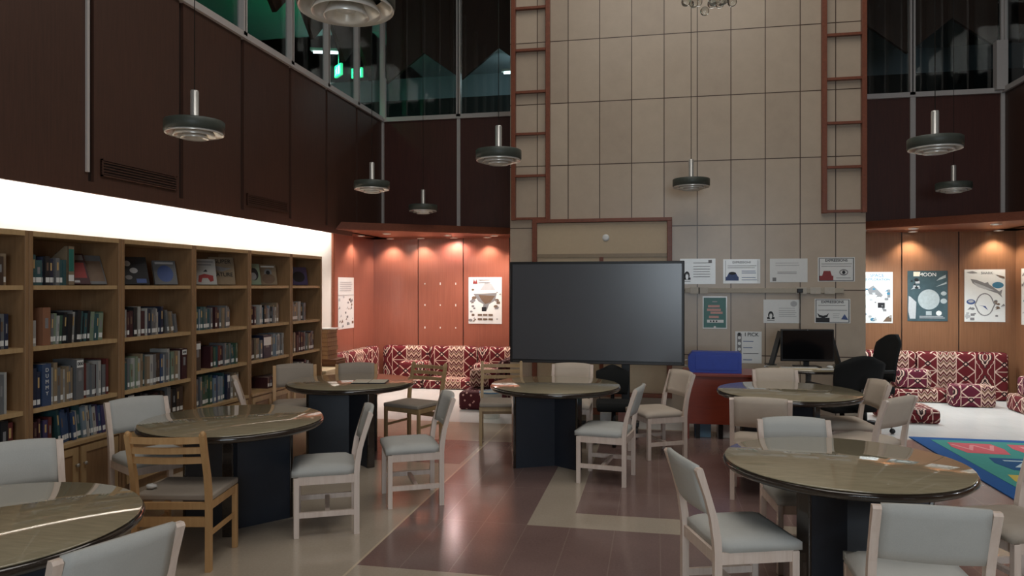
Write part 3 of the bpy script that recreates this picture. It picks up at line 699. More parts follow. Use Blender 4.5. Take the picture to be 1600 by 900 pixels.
def row(i, s, segs, group=None):
    """segs: (y0 frac, y1 frac, mean height, palette list, lean, mean thickness)"""
    global nb
    y0, y1 = BY[i]+.04, BY[i+1]-.04; z = SH[i][s]; W = y1-y0; cnt = 0
    rs = random.Random(i*10+s)
    shelfname = ['top', 'second', 'third', 'bottom'][s]
    for a, c, mh, pal, lean, mt in segs:
        y = y0+a*W+(mh*math.sin(abs(lean)) if lean > 0 else 0)
        while True:
            th = max(.010, rs.gauss(mt*1.12, mt*.3)); h = min(max(.12, rs.gauss(mh, mh*.07)), .245 if s == 3 and i < 3 else .33)
            stp = th/math.cos(lean) if lean else th
            if y+stp > y0+c*W or nb > 288: break
            col = rs.choice(pal); dp = rs.uniform(.17, .21)
            o = book_mesh(th, h, dp, M['bk_'+col], rs.random() < .85).build('book')
            L = lean
            o.rotation_euler = (L, 0, 0)                       # + leans toward the camera end
            o.location = (FX-rs.uniform(.03, .06), y, z+.0005+(0 if L >= 0 else th*math.sin(-L)) )
            if L < 0: o.location.z = z+.0005+th*math.sin(abs(L))
            tag(o, '%s %s book, %s from left on the %s shelf of the %s bookcase' % ('slim' if th < .022 else 'thick', col, OR[cnt] if cnt < len(OR) else OR[-1]+' or later', shelfname, NM[i]), 'book', 'books on the bookcase shelves')
            y += stp+.0006; cnt += 1; nb += 1
def display(i, s, f, w_, h, base, L, lb, tilt=.28, yaw=0, texts=()):
    y0, y1 = BY[i]+.04, BY[i+1]-.04; z = SH[i][s]
    t = thing('display_book', lb, 'book', (FX-.08-abs(w_/2*math.sin(yaw)), y0+f*(y1-y0), z+.010))
    t.rotation_euler = (0, 0, PI/2+yaw)
    m = Matrix.Rotation(-tilt, 4, 'X')
    inner = MB(); inner.box(-w_/2, w_/2, .0, .016, 0, h, base, mat=m); o = inner.build('cover', None, t)
    inner = MB(); inner.box(-w_/2+.003, w_/2-.003, .0165, .026, .004, h-.003, M['pages'], mat=m); inner.build('pages', None, t)
    pr = marks(-w_/2, w_/2, 0, h, L, 0, base).build('cover_printing', None, t); pr.rotation_euler = (-tilt, 0, 0)
    for s_, sz, mm, a, c in texts:
        e = text(s_, sz, M[mm], pr, (-w_/2+a*w_, -.006, c*h))
V = .026
row(0, 0, [(.74, .95, .20, ['tan', 'brown', 'white'], 0, .03)]); row(0, 1, [(.74, .96, .22, ['grey', 'black', 'white', 'navy'], 0, V)])
row(0, 2, [(.72, .93, .24, ['teal', 'pale green', 'white', 'grey'], 0, V)]); row(0, 3, [(.72, .95, .25, ['red', 'maroon', 'red', 'black'], 0, .035)])
row(1, 0, [(.0, .40, .185, ['teal', 'black', 'navy', 'grey', 'black', 'white'], 0, .026)])
row(1, 1, [(.0, .12, .19, ['grey', 'black', 'white'], 0, .026), (.23, .88, .215, ['black', 'teal', 'white', 'grey', 'pale green', 'green'], -.06, .024)])
row(1, 2, [(.0, .12, .24, ['navy', 'black'], 0, .03), (.245, .50, .24, ['white', 'grey', 'purple', 'tan'], 0, .024), (.61, .97, .25, ['white', 'grey', 'tan', 'red', 'maroon'], 0, .026)])
row(1, 3, [(.0, .24, .20, ['maroon', 'purple', 'navy', 'red'], 0, .03), (.30, .92, .225, ['pale blue', 'blue', 'purple', 'blue', 'teal', 'white', 'navy'], .10, .022)])
row(2, 1, [(.0, .62, .215, ['black', 'white', 'grey', 'navy', 'pale blue', 'maroon'], 0, .026), (.66, .85, .19, ['tan', 'grey'], .16, .024)])
row(2, 2, [(.0, .88, .25, ['pale green', 'teal', 'white', 'grey', 'blue', 'pale blue', 'tan', 'brown'], 0, .026)])
row(2, 3, [(.2, .92, .22, ['grey', 'brown', 'black', 'maroon'], 0, .03)])
row(3, 1, [(.08, .36, .20, ['pale blue', 'teal', 'grey'], 0, .026), (.40, .74, .19, ['grey', 'maroon', 'tan', 'white'], 0, .026)])
row(3, 2, [(.30, .86, .20, ['green', 'teal', 'maroon', 'grey', 'red'], 0, .026)])
row(3, 3, [(.02, .62, .26, ['green', 'teal', 'blue', 'pale blue', 'navy', 'grey'], 0, .028), (.70, .9, .24, ['white', 'tan'], 0, .026)])
row(4, 1, [(.06, .22, .19, ['maroon', 'purple'], 0, .03), (.26, .80, .185, ['pale blue', 'white', 'grey', 'black', 'tan'], 0, .026)])
row(4, 2, [(.0, .34, .22, ['tan', 'pale green', 'grey', 'brown'], 0, .03), (.60, .94, .24, ['grey', 'white', 'pale blue'], 0, .03)])
row(4, 3, [(.5, .9, .12, ['maroon', 'brown'], 0, .03)])
row(5, 1, [(.05, .32, .20, ['white', 'tan', 'grey'], 0, .03), (.34, .56, .22, ['white', 'grey', 'brown'], .0, .03)])
row(5, 2, [(.0, .86, .225, ['white', 'grey', 'navy', 'tan', 'maroon'], 0, .03)])
row(5, 3, [(.1, .8, .20, ['white', 'maroon', 'tan'], 0, .03)])
def big_book(i, s, f, th, h, col, lb, txt=None, tm='paper', box=None):
    y0, y1 = BY[i]+.04, BY[i+1]-.04
    t = thing('volume', lb, 'book', (FX-.035, y0+f*(y1-y0), SH[i][s]+.001))
    book_mesh(th, h, .2, M['bk_'+col], False).build('body', None, t)
    if box: MB().box(.0009, .0016, .005, th-.005, h*box[0], h*box[1], M['paper']).build('label', None, t)
    if txt:
        for q, (ch, zz, sz) in enumerate(txt): text(ch, sz, M[tm], t, (.003, th/2, h*zz), FACE_X)
big_book(1, 1, .135, .065, .26, 'orange', 'tall orange file standing on the second shelf of the second bookcase')
big_book(1, 2, .13, .075, .29, 'blue', 'thick blue volume with white vertical lettering beside a 000 book', [(c, .85-.14*k, .038) for k, c in enumerate('DUMMY')])
big_book(1, 2, .515, .07, .295, 'grey', 'dark volume with white 000 number label', [('000', .88, .036)], 'ink', (.79, .97))
big_book(2, 3, .08, .075, .248, 'black', 'dark volume with white 700 number label behind the grey chair', [('700', .85, .034)], 'ink', (.74, .96))
big_book(2, 2, .895, .07, .27, 'maroon', 'dark red volume with white number label, end of third shelf', [('600', .88, .03)], 'ink', (.8, .96))
big_book(3, 2, .02, .09, .27, 'brown', 'brown file box with three white labels on the fourth bookcase', None, box=(.72, .92))
big_book(3, 1, .0, .045, .26, 'pale green', 'tall pale green book at the left end, second shelf of fourth bookcase')
big_book(3, 3, .63, .05, .25, 'navy', 'navy volume with white label on the bottom shelf of fourth bookcase', None, box=(.7, .95))
big_book(4, 2, .36, .16, .25, 'navy', 'set of navy and white volumes on third shelf of fifth bookcase', None, box=(.55, .9))
# magazine file and stacked magazines
t = thing('magazine_file', 'pale wedge-shaped magazine file on the top shelf of the second bookcase', 'magazine file', (FX-.03, BY[1]+.04+.41*.77, 1.656))
b = MB(); 
for y in (0, .057): b.prism([(-.24, 0), (0, 0), (0, .28), (-.03, .28), (-.24, .12)], 1, y, y+.003)
b.box(-.003, 0, 0, .06, 0, .28); b.box(-.24, 0, 0, .06, 0, .003); b.box(-.24, -.237, 0, .06, 0, .12)
b.build('holder', M['bk_tan'], t); MB().box(.0, .001, .008, .052, .10, .26).build('spine_label', M['teal'], t); MB().box(.0, .001, .006, .054, .03, .075).build('lower_label', M['paper'], t)
display(1, 0, .635, .20, .25, M['bk_maroon'], [('r', 'greyink', .05, .78, .95, .95), ('r', 'redink', .08, .2, .92, .7), ('r', 'lightink', .1, .05, .6, .12)], 'dark red magazine propped tilted on the top shelf of the second bookcase', .40, -.25)
display(1, 0, .88, .15, .24, M['bk_grey'], [('r', 'brownink', .06, .1, .94, .8)], 'grey-brown magazine leaning behind the dark red one', .40, -.25)
display(2, 0, .33, .24, .24, M['bk_black'], [('e', 'lightink', .3, .75, .12, .1), ('e', 'lightink', .5, .5, .14, .1), ('e', 'greyink', .3, .25, .12, .08), ('r', 'blueink', .55, .05, .9, .2)], 'black magazine with pale ovals propped on the third bookcase', .3, -.4)
display(2, 0, .80, .20, .22, M['bk_grey'], [('e', 'blueink', .5, .45, .35, .35), ('r', 'lightink', .1, .85, .9, .94)], 'grey-blue picture book propped on the third bookcase', .3, -.5)
display(3, 0, .40, .22, .25, M['bk_white'], [('r', 'greyink', .1, .86, .9, .93), ('r', 'greyink', .2, .75, .8, .81), ('p', 'ink', [(.4, .5), (.6, .5), (.55, .6)]), ('p', 'redink', [(.15, .1), (.2, .35), (.45, .42), (.85, .35), (.85, .15), (.7, .1), (.6, .25), (.35, .25), (.28, .08)])], 'white book with a red animal cover beside the SUPER NATURE book', .2, -.5)
display(3, 0, .76, .26, .28, M['bk_tan'], [('p', 'greyink', [(.02, .75), (.1, .55), (.5, .48), (.9, .6), (.6, .62), (.3, .68)])], 'grey-tan book titled SUPER NATURE propped on the fourth bookcase', .2, -.55, [('SUPER', .06, 'ink', .55, .84), ('NATURE', .056, 'ink', .5, .36)])
display(4, 0, .30, .18, .23, M['bk_pale green'], [('e', 'ink', .55, .5, .32, .3), ('e', 'greyink', .5, .4, .22, .18)], 'green-grey insect book propped at left of the fifth bookcase', .2, -.4)
display(4, 0, .72, .21, .23, M['bk_tan'], [('e', 'greyink', .5, .6, .22, .2), ('e', 'brownink', .5, .3, .38, .25), ('e', 'ink', .5, .6, .12, .1), ('r', 'paper', .1, .86, .9, .93)], 'tan insect book propped at right of the fifth bookcase', .2, -.5)
display(5, 0, .58, .26, .22, M['bk_purple'], [('e', 'ink', .5, .45, .35, .3)], 'dark purple book propped on the farthest bookcase', .2, -.4)

# low cabinet with a pile of bound volumes past the last bookcase
t = thing('low_cabinet', 'low cream cabinet under the pile of brown volumes', 'cabinet', (-4.40, 8.85, 0))
MB().box(-.33, .33, -.42, .42, .05, .56, bev=.006).build('body', M['creamcab'], t); MB().box(-.345, .345, -.44, .44, .56, .585, bev=.005).build('top', M['creamcab'], t)
MB().box(-.30, .30, -.39, .39, 0, .05).build('plinth', M['oak'], t)
z = .586
for i in range(11):
    thin = i < 4; h = .022 if thin else .056; e = .0 if thin else -.02; rs2 = random.Random(40+i)
    b = MB(); ox, oy = rs2.uniform(-.012, .012), rs2.uniform(-.01, .02)
    wx = .24 if thin else .18; lx = -4.36 if thin else -4.42
    b.box(-wx, wx, -.15, .15, 0, .003, M['kraft']); b.box(-wx, wx, -.15, .15, h-.003, h, M['kraft']); b.box(-wx, -wx+.004, -.15, .15, .003, h-.003, M['kraft'])
    b.box(-wx+.004, wx-.006, -.145, .145, .003, h-.003, M['kraft'] if thin else M['oak'])
    o = b.build('bound_volume'); o.location = (lx+ox, 9.0+oy, z+.0005); z += h+.001
    tag(o, '%s brown volume, %s from the bottom of the pile by the bookcases' % ('thin' if thin else 'thick', OR[i]), 'book', 'brown volumes piled on the cream cabinet')
b = MB(); b.box(-.16, .20, -.13, .13, 0, .01, mat=Matrix.Rotation(-.0, 4, 'Y')); o = b.build('paper_stack', M['paper']); o.location = (-4.37, 8.98, z+.001); o.rotation_euler = (0, 0, .2)
tag(o, 'white papers lying on top of the brown volume pile', 'paper')

# ---------------------------------------------------------------- round tables
def table(x, y, arms, lb):
    t = thing('round_table', lb, 'table', (x, y, 0), 0, 'round glass-topped reading tables')
    MB().lathe([(0, .692), (.56, .692), (.585, .700), (.598, .712), (.60, .722), (.597, .732), (.588, .738), (0, .738)], 72, cap=False).build('edge_rim', M['rim'], t)
    MB().lathe([(0, .7385), (.586, .7385), (.590, .741), (.590, .744), (.586, .7465), (0, .7465)], 72, cap=False).build('glass_top', M['tabletop'], t)
    for ang, ln in arms:
        a = math.radians(ang); m = Matrix.Rotation(a, 4, 'Z')
        p = MB(); p.box(.0, ln-.025, -.03, .03, .0, .69, mat=m); o = p.build('pedestal_panel', M['navy'], t)
        e = MB(); e.box(ln-.025, ln, -.034, .034, 0, .692, mat=m, bev=.006); e.build('edge_post', M['rim'], o)
table(.955, 3.996, ((231, .41), (351, .41), (111, .27)), 'round glass-topped table at front right with reflected papers')
table(-2.56, 2.28, ((60, .41), (180, .41), (300, .41)), 'round table cut off at the lower left corner')
table(-2.82, 4.44, ((51, .41), (171, .41), (291, .18)), 'round table near the bookcases with blue-lit pedestal panel')
table(-2.84, 6.42, ((80, .41), (200, .41), (320, .41)), 'round table with an open book lying on it, by far bookcases')
table(-.907, 6.60, ((207, .41), (327, .29), (87, .41)), 'round table in front of the big screen')
table(1.13, 6.585, ((190, .41), (310, .30), (70, .41)), 'round greenish table before the office chairs at right')

# ---------------------------------------------------------------- chairs
def post_profile(x0, x1, topz=.80, dback=.09, wide=.036, rnd=.012):
    """rear leg and back post in one, kinked backwards above the seat (outline in y,z)"""
    f = [(-.185, 0), (-.185, .40), (-.188, .46), (-.205, .56), (-.235, .66), (-.185-dback, topz-rnd), (-.190-dback, topz)]
    bk = [(-.200-dback-wide*.35, topz), (-.205-dback-wide*.45, topz-rnd), (-.262-.004, .66), (-.240, .56), (-.226, .46), (-.221, .40), (-.221, 0)]
    return f+bk
def padded_chair(fab='grey', frame='birch'):
    t = thing('padded_chair', '', 'chair'); fm = M[frame]
    for s in (-1, 1):
        x0, x1 = sorted((s*.225, s*.192))
        MB().prism(post_profile(x0, x1), 0, x0, x1).build('back_leg', fm, t)
        MB().box(x0, x1, .165, .20, 0, .395, bev=.003).build('front_leg', fm, t)
        r = MB(); r.box(x0+.004, x1-.004, -.19, .17, .345, .400); r.build('side_rail', fm, t)
        r = MB(); r.box(x0+.006, x1-.006, -.19, .17, .13, .165); r.build('side_stretcher', fm, t)
    MB().box(-.195, .195, .17, .193, .345, .40).build('front_rail', fm, t)
    MB().box(-.195, .195, -.215, -.195, .345, .40).build('rear_rail', fm, t)
    MB().box(-.20, .20, -.03, .0, .135, .16).build('cross_stretcher', fm, t)
    # seat cushion: rounded, slightly crowned
    b = MB(); nx, ny = 8, 8; co = []; fs = []
    def P(i, j, top):
        u, v = i/nx*2-1, j/ny*2-1; x = u*.228; y = v*.205+.008
        if abs(u) == 1: x *= .985
        e = (1-abs(u)**6)*(1-abs(v)**6)
        if v < -.95: x *= .84
        return Vector((x, y, (.438+.028*e**.6) if top else .4005))
    for top in (1, 0):
        for j in range(ny+1):
            for i in range(nx+1): co.append(P(i, j, top))
    q = (nx+1)*(ny+1)
    for j in range(ny):
        for i in range(nx):
            a = j*(nx+1)+i; fs.append((a, a+1, a+nx+2, a+nx+1)); fs.append((q+a, q+a+nx+1, q+a+nx+2, q+a+1))
    for i in range(nx):
        fs.append((i, q+i, q+i+1, i+1)); a = ny*(nx+1)+i; fs.append((a, a+1, q+a+1, q+a))
    for j in range(ny):
        a = j*(nx+1); fs.append((a, a+nx+1, q+a+nx+1, q+a)); a += nx; fs.append((a, q+a, q+a+nx+1, a+nx+1))
    b.faces(co, fs, None, True); b.build('seat_cushion', M[fab], t)
    # curved padded back
    b = MB(); nx, nz = 10, 5; co = []; fs = []
    for side in (0, 1):
        for j in range(nz+1):
            for i in range(nx+1):
                u = i/nx*2-1; v = j/nz; z = .575+.232*v-.0*abs(u)
                z += (.010*(1-u*u) if v > .9 else 0)-(.0)
                yb = -.208-.085*((z-.5)/.3)-.022*(1-u*u)
                th = .034*(1-.35*abs(2*v-1)**4)
                co.append(Vector((u*.191, yb+(th/2 if side == 0 else -th/2), z)))
    q = (nx+1)*(nz+1)
    for j in range(nz):
        for i in range(nx):
            a = j*(nx+1)+i; fs.append((a, a+1, a+nx+2, a+nx+1)); fs.append((q+a, q+a+nx+1, q+a+nx+2, q+a+1))
    for i in range(nx):
        fs.append((i, q+i, q+i+1, i+1)); a = nz*(nx+1)+i; fs.append((a, a+1, q+a+1, q+a))
    for j in range(nz):
        a = j*(nx+1); fs.append((a, a+nx+1, q+a+nx+1, q+a)); a += nx; fs.append((a, q+a, q+a+nx+1, a+nx+1))
    b.faces(co, fs, None, True); b.build('backrest', M[fab], t)
    return t
def slat_chair(frame='honey', fab='taupe'):
    t = thing('slatted_chair', '', 'chair'); fm = M[frame]
    for s in (-1, 1):
        x0, x1 = sorted((s*.228, s*.197))
        MB().prism(post_profile(x0, x1, .815, .085, .03), 0, x0, x1).build('back_leg', fm, t)
        MB().ball(((x0+x1)/2, -.288, .812), .0165, u=12, v=8).build('post_cap', fm, t)
        MB().box(x0, x1, .17, .20, 0, .40, bev=.003).build('front_leg', fm, t)
        MB().box(x0+.004, x1-.004, -.19, .17, .355, .40).build('side_rail', fm, t)
        MB().box(x0+.008, x1-.008, -.19, .17, .20, .225).build('side_stretcher', fm, t)
    MB().box(-.2, .2, .172, .192, .355, .40).build('front_rail', fm, t)
    MB().box(-.2, .2, -.214, -.194, .26, .315).build('rear_board', fm, t)
    MB().box(-.2, .2, -.214, -.194, .36, .40).build('rear_rail', fm, t)
    for z in (.655, .715, .775):
        b = MB(); n_ = 10; co = []; y = -.205-.085*((z-.5)/.3)
        for i in range(n_+1):
            u = i/n_*2-1; yy = y-.022*(1-u*u)
            for dy, dz in ((.009, -.018), (.009, .018), (-.009, .018), (-.009, -.018)): co.append(Vector((u*.198, yy+dy, z+dz)))
        fs = [(i*4+k, i*4+(k+1) % 4, (i+1)*4+(k+1) % 4, (i+1)*4+k) for i in range(n_) for k in range(4)]+[(0, 1, 2, 3), (n_*4+3, n_*4+2, n_*4+1, n_*4)]
        b.faces(co, fs); b.build('back_slat', fm, t)
    b = MB(); b.box(-.225, .225, -.185, .212, .4005, .44, bev=.012); b.build('seat_cushion', M[fab], t)
    return t
PROTO = {}
def chair(kind, x, y, fx, fy, lb, fab='grey', frame='birch'):
    if kind == 's' and frame == 'birch': fab, frame = 'taupe', 'honey'
    k = (kind, fab, frame)
    if k not in PROTO: PROTO[k] = o = (padded_chair(fab, frame) if kind == 'p' else slat_chair(frame, fab))
    else: o = copy_tree(PROTO[k])
    o.location = (x, y, 0); o.rotation_euler = (0, 0, math.atan2(fy, fx)-PI/2)
    o['label'] = lb; o['group'] = 'chairs round the reading tables'
    return o
chair('p', -3.14, 3.09, .8, -.6, 'grey padded chair at far left edge behind the corner table')
chair('p', -2.03, 2.21, -.94, .34, 'grey padded chair back cut off at the lower left corner')
chair('p', -3.57, 4.61, .87, -.5, 'grey padded chair standing against the bookcase behind the blue-lit table')
chair('s', -2.78, 3.90, -.19, .98, 'honey wood slat-back chair with white tissue on its seat')
chair('p', -2.23, 4.61, -.9, -.44, 'white-framed padded chair in profile right of the blue-lit table')
chair('p', -1.86, 5.32, -.89, -.46, 'white-framed padded chair in profile, standing alone in the aisle')
chair('s', -2.49, 7.20, -.32, -.95, 'slat-back chair facing the camera by the patterned seating', 'taupe', 'oakedge')
chair('p', -3.09, 7.09, .35, -.93, 'taupe padded chair back behind the table with the open book', 'taupe', 'honey')
chair('p', -3.66, 6.89, .5, -.87, 'brownish padded chair between the bookcases and the book table', 'taupe', 'honey')
chair('p', -3.56, 6.19, .85, .53, 'pale padded chair seen edge-on before the fourth bookcase', 'tan', 'birch')
chair('s', -1.60, 7.46, .2, -.98, 'slat-back chair beside the white bucket', 'taupe', 'oakedge')
chair('p', -.42, 6.21, -.99, .15, 'pale padded chair at the near right of the screen table')
chair('p', 0.0, 7.20, -.88, -.48, 'tan-backed padded chair between the screen table and the desk', 'tan')
chair('p', -.88, 7.50, 0, -1, 'tan padded chair behind the screen table', 'tan')
chair('p', .82, 5.97, .15, .99, 'pale padded chair on the near side of the greenish table', 'tan')
chair('p', .89, 4.55, .1, -1, 'blue-grey padded chair on the far side of the front right table')
chair('p', 1.66, 6.88, -.99, -.1, 'tan-backed chair at the right of the greenish table', 'tan')
chair('p', 1.62, 6.15, -.7, .7, 'taupe-backed chair seen from behind, right of the greenish table', 'tan')
chair('p', .41, 3.76, .95, .32, 'white-framed grey padded chair at left of the front right table')
chair('p', 1.06, 3.31, .03, 1, 'grey padded chair cut by the bottom edge at front right')
chair('p', 1.83, 4.17, -.95, -.3, 'padded chair cut by the right edge of view', 'taupe')
chair('p', 1.22, 7.42, .1, -.99, 'tan padded chair behind the greenish table', 'tan')

def crumple(x, y, z, s, name, lb):
    b = MB(); b.ball((0, 0, 0), s, u=12, v=9, sc=(1.3, 1, .55)); r5 = random.Random(2)
    for v in b.b.verts: v.co *= r5.uniform(.8, 1.15)
    o = b.build(name, M['paper']); o.location = (x, y, z); return tag(o, lb, 'tissue')
crumple(-2.945, 3.79, .458, .026, 'tissue', 'white crumpled tissue on the slat-back chair seat')
t = thing('open_book', 'dark open book lying on the table by the bookcases', 'book', (-2.62, 6.36, .7470), .2)
MB().box(-.16, .16, -.11, .11, 0, .008, bev=.003).build('cover', M['black'], t); 
for s in (-1, 1): MB().box(*sorted((s*.004, s*.152)), -.103, .103, .008, .016, bev=.003).build('page_block', M['pages'], t)

# ---------------------------------------------------------------- big screen on its stand
t = thing('display_screen', 'large black-framed switched-off display on a wheeled stand', 'screen', (-.655, 8.05, 0))
b = MB(); b.box(-.965, .965, -.035, .05, .785, 1.925, bev=.008); b.build('bezel', M['black'], t)
MB().box(-.935, .935, -.038, -.0352, .825, 1.895).build('glass_panel', M['screen'], t)
MB().box(-.93, .93, -.039, -.0352, .790, .812).build('speaker_bar', flat('charcoal_bar', (52, 50, 50), .4), t)
for x in (-.33, .33): MB().box(x-.045, x+.045, .05, .12, .12, 1.6, bev=.006).build('upright', M['black'], t)
MB().box(-.40, .40, .04, .14, 1.1, 1.5).build('mount_plate', M['black'], t)
MB().box(-.48, .48, -.12, .28, .12, .17, bev=.008).build('base_shelf', M['black'], t)
for x in (-.44, .44):
    MB().box(x-.03, x+.03, -.25, .42, .07, .12, bev=.006).build('foot_bar', M['black'], t)
    for y in (-.2, .37): MB().lathe([(0, -.015), (.035, -.015), (.035, .015), (0, .015)], 16, cap=False, mat=Matrix.Translation((x, y, .035)) @ Matrix.Rotation(PI/2, 4, 'Y')).build('castor', M['black'], t)
for x0, lb in ((-.31, 'white paper pack on the shelf below the big screen'), (-.44, 'small pale box on the screen stand shelf')):
    pass
def carton(name, x, y, z, w_, d_, h, m, lb, rz=0, cat='box'):
    b = MB(); b.box(-w_/2, w_/2, -d_/2, d_/2, 0, h, m, bev=.003)
    b.box(-w_/2+.004, w_/2-.004, -.006, .006, h, h+.0008, M['lightink'])
    o = b.build(name); o.location = (x, y, z); o.rotation_euler = (0, 0, rz); return tag(o, lb, cat)
carton('paper_pack', -.52, 8.0, .171, .15, .12, .09, M['paper'], 'white paper pack on the stand shelf below the big screen')
carton('small_box', -.34, 8.0, .171, .12, .12, .1, M['pinkink'], 'pinkish small box on the stand shelf below the big screen')

# ---------------------------------------------------------------- office chairs
def office_chair(x, y, rz, seatz, backtop, bw, lb, arms=True, lean=.06, sw=.24, br=.28):
    t = thing('office_chair', lb, 'office chair', (x, y, 0), rz)
    for k in range(5):
        a = 2*PI*k/5+.3; c, s = math.cos(a), math.sin(a)
        leg = MB(); leg.tube([(0, 0, .10), (br*.5*c, br*.5*s, .095), (br*c, br*s, .075)], [.03, .022, .016], 8).build('base_arm', M['black'], t)
        MB().lathe([(0, -.02), (.028, -.018), (.03, 0), (.028, .018), (0, .02)], 14, cap=False, mat=Matrix.Translation((br*c, br*s, .031)) @ Matrix.Rotation(a+PI/2, 4, 'Z') @ Matrix.Rotation(PI/2, 4, 'Y')).build('castor', M['black'], t)
    MB().tube([(0, 0, .09), (0, 0, seatz-.04)], [.03, .022], 14).build('gas_column', M['black'], t)
    b = MB(); b.box(-sw, sw, -.22, sw, seatz-.05, seatz+.04, bev=.035); b.build('seat', M['blackfab'], t)
    b = MB(); nx, nz = 10, 10; co = []; fs = []; z0 = seatz+.08; H2 = backtop-z0
    for side in (0, 1):
        for j in range(nz+1):
            for i in range(nx+1):
                u, v = i/nx*2-1, j/nz; ww = bw*(.86+.14*math.sin(v*PI*.7))*(1 if v < .75 else math.sqrt(max(.12, 1-((v-.75)/.25)**2*.82)))
                yb = -.24-lean*v*1.5-.045*(1-u*u)+.03*math.sin(v*PI)
                co.append(Vector((u*ww, yb+(.03 if side == 0 else -.03)*(1-.6*abs(u)**4), z0+H2*v-(.02*u*u if v > .8 else 0))))
    q = (nx+1)*(nz+1)
    for j in range(nz):
        for i in range(nx):
            a = j*(nx+1)+i; fs.append((a, a+1, a+nx+2, a+nx+1)); fs.append((q+a, q+a+nx+1, q+a+nx+2, q+a+1))
    for i in range(nx):
        fs.append((i, q+i, q+i+1, i+1)); a = nz*(nx+1)+i; fs.append((a, a+1, q+a+1, q+a))
    for j in range(nz):
        a = j*(nx+1); fs.append((a, a+nx+1, q+a+nx+1, q+a)); a += nx; fs.append((a, q+a, q+a+nx+1, a+nx+1))
    b.faces(co, fs, None, True); b.build('backrest', M['blackfab'], t)
    MB().tube([(0, -.1, seatz-.04), (0, -.28, seatz-.02), (0, -.32, seatz+.2)], .022, 8).build('back_bracket', M['black'], t)
    if arms:
        for s in (-1, 1):
            MB().tube([(s*.22, .05, seatz-.02), (s*.29, .05, seatz+.02), (s*.29, .05, seatz+.18), (s*.29, -.02, seatz+.2)], .016, 8).build('arm_support', M['black'], t)
            MB().box(s*.29-.025, s*.29+.025, -.16, .14, seatz+.195, seatz+.225, bev=.01).build('armrest', M['black'], t)
    return t
office_chair(-.43, 7.62, PI+.1, .40, .79, .18, 'small black swivel chair half hidden below the big screen', False, .02, .18, .2)
office_chair(1.82, 7.66, .35, .47, .99, .26, 'large black rounded office chair back beside the computer table')
office_chair(2.33, 8.80, 1.9, .50, 1.10, .21, 'second black office chair turned sideways before the patterned seating')

# ---------------------------------------------------------------- desk, folder, boxes
t = thing('desk', 'red-brown wooden desk with a blue folder on top', 'desk', (.73, 8.3, 0))
MB().box(-.42, .42, -.30, .30, .675, .705, bev=.004).build('desktop', M['desk'], t)
MB().box(-.38, .38, -.27, -.25, .16, .675).build('front_panel', M['desk'], t)
for x in (-.39, .37): MB().box(x, x+.02, -.28, .28, .0, .675).build('side_panel', M['desk'], t)
for x in (-.30, -.06, .24): MB().box(x, x+.045, -.25, -.2, 0, .18).build('support_foot', M['black'], t)
t = thing('folder_box', 'bright blue plastic folder box on the desk', 'folder', (.64, 8.2, .706), -.03)
MB().prism([(-.26, .0), (-.285, .06), (-.285, .17), (-.24, .225), (.26, .225), (.275, .21), (.275, .0)], 1, -.10, .10).build('case', M['blue'], t)
MB().box(-.21, .24, -.104, -.10, .03, .19, bev=.0015).build('front_pocket', M['blue'], t)
MB().tube([(-.286, 0, .13), (-.33, 0, .12), (-.33, 0, .07), (-.286, 0, .06)], .006, 8).build('handle', M['paper'], t)
carton('storage_box', .51, 8.22, .0, .17, .2, .15, M['paleblue'], 'pale blue box on the floor under the desk, left one')
carton('storage_box', .76, 8.22, .0, .19, .2, .14, M['paper'], 'whitish box on the floor under the desk, right one')

# ---------------------------------------------------------------- computer table
t = thing('pedestal_table', 'small round dark-edged table on a chrome pole holding the monitor', 'table', (1.64, 8.35, 0))
MB().lathe([(0, .735), (.44, .735), (.46, .745), (.46, .755), (.45, .763), (0, .763)], 56, cap=False).build('table_top', M['rim'], t)
MB().lathe([(0, .7632), (.445, .7632), (.447, .768), (0, .769)], 56, cap=False).build('glass_top', M['tabletop'], t)
MB().lathe([(.03, .02), (.03, .735)], 20).build('pole', M['chrome'], t)
MB().lathe([(0, 0), (.25, 0), (.25, .012), (.05, .03), (0, .03)], 36, cap=False).build('base', M['chrome'], t)
t = thing('monitor', 'black computer monitor turned to the camera on the small round table', 'monitor', (1.62, 8.32, .77), .1)
MB().box(-.28, .28, -.02, .02, .06, .41, bev=.01).build('housing', M['black'], t)
MB().box(-.265, .265, -.0225, -.0202, .085, .395).build('screen_glass', M['darkscreen'], t)
MB().box(-.03, .03, .02, .04, .0, .25).build('neck', M['black'], t)
MB().box(-.13, .13, -.09, .10, 0, .012, bev=.004).build('foot', M['black'], t)
MB().ball((0, -.0235, .402), .004).build('camera_eye', M['lightink'], t)
def flap(x, y, rz, sx, lb):
    t = thing('document_stand', lb, 'stand', (x, y, .7695), rz)
    b = MB(); b.prism([(-.0, .0), (.02, .0), (.12*sx, .36), (.10*sx, .375)] if sx > 0 else [(-.02, 0), (0, 0), (.10*sx, .375), (.12*sx, .36)], 1, -.08, .08)
    b.build('board', M['black'], t); MB().box(-.05, .05, -.08, .08, 0, .006).build('foot_plate', M['black'], t)
flap(1.27, 8.52, .1, 1.0, 'black angled stand board at left of the monitor')
flap(2.0, 8.52, .1, -1.0, 'black angled stand board at right of the monitor')
t = thing('keyboard', 'pale keyboard lying before the monitor', 'keyboard', (1.50, 8.08, .7698), .1)
MB().box(-.2, .2, -.06, .06, 0, .014, bev=.003).build('body', M['creamcab'], t)
b = MB()
for r in range(4):
    for c in range(13): b.box(-.19+c*.029, -.166+c*.029, -.05+r*.026, -.03+r*.026, .014, .019)
b.build('keys', M['paper'], t)
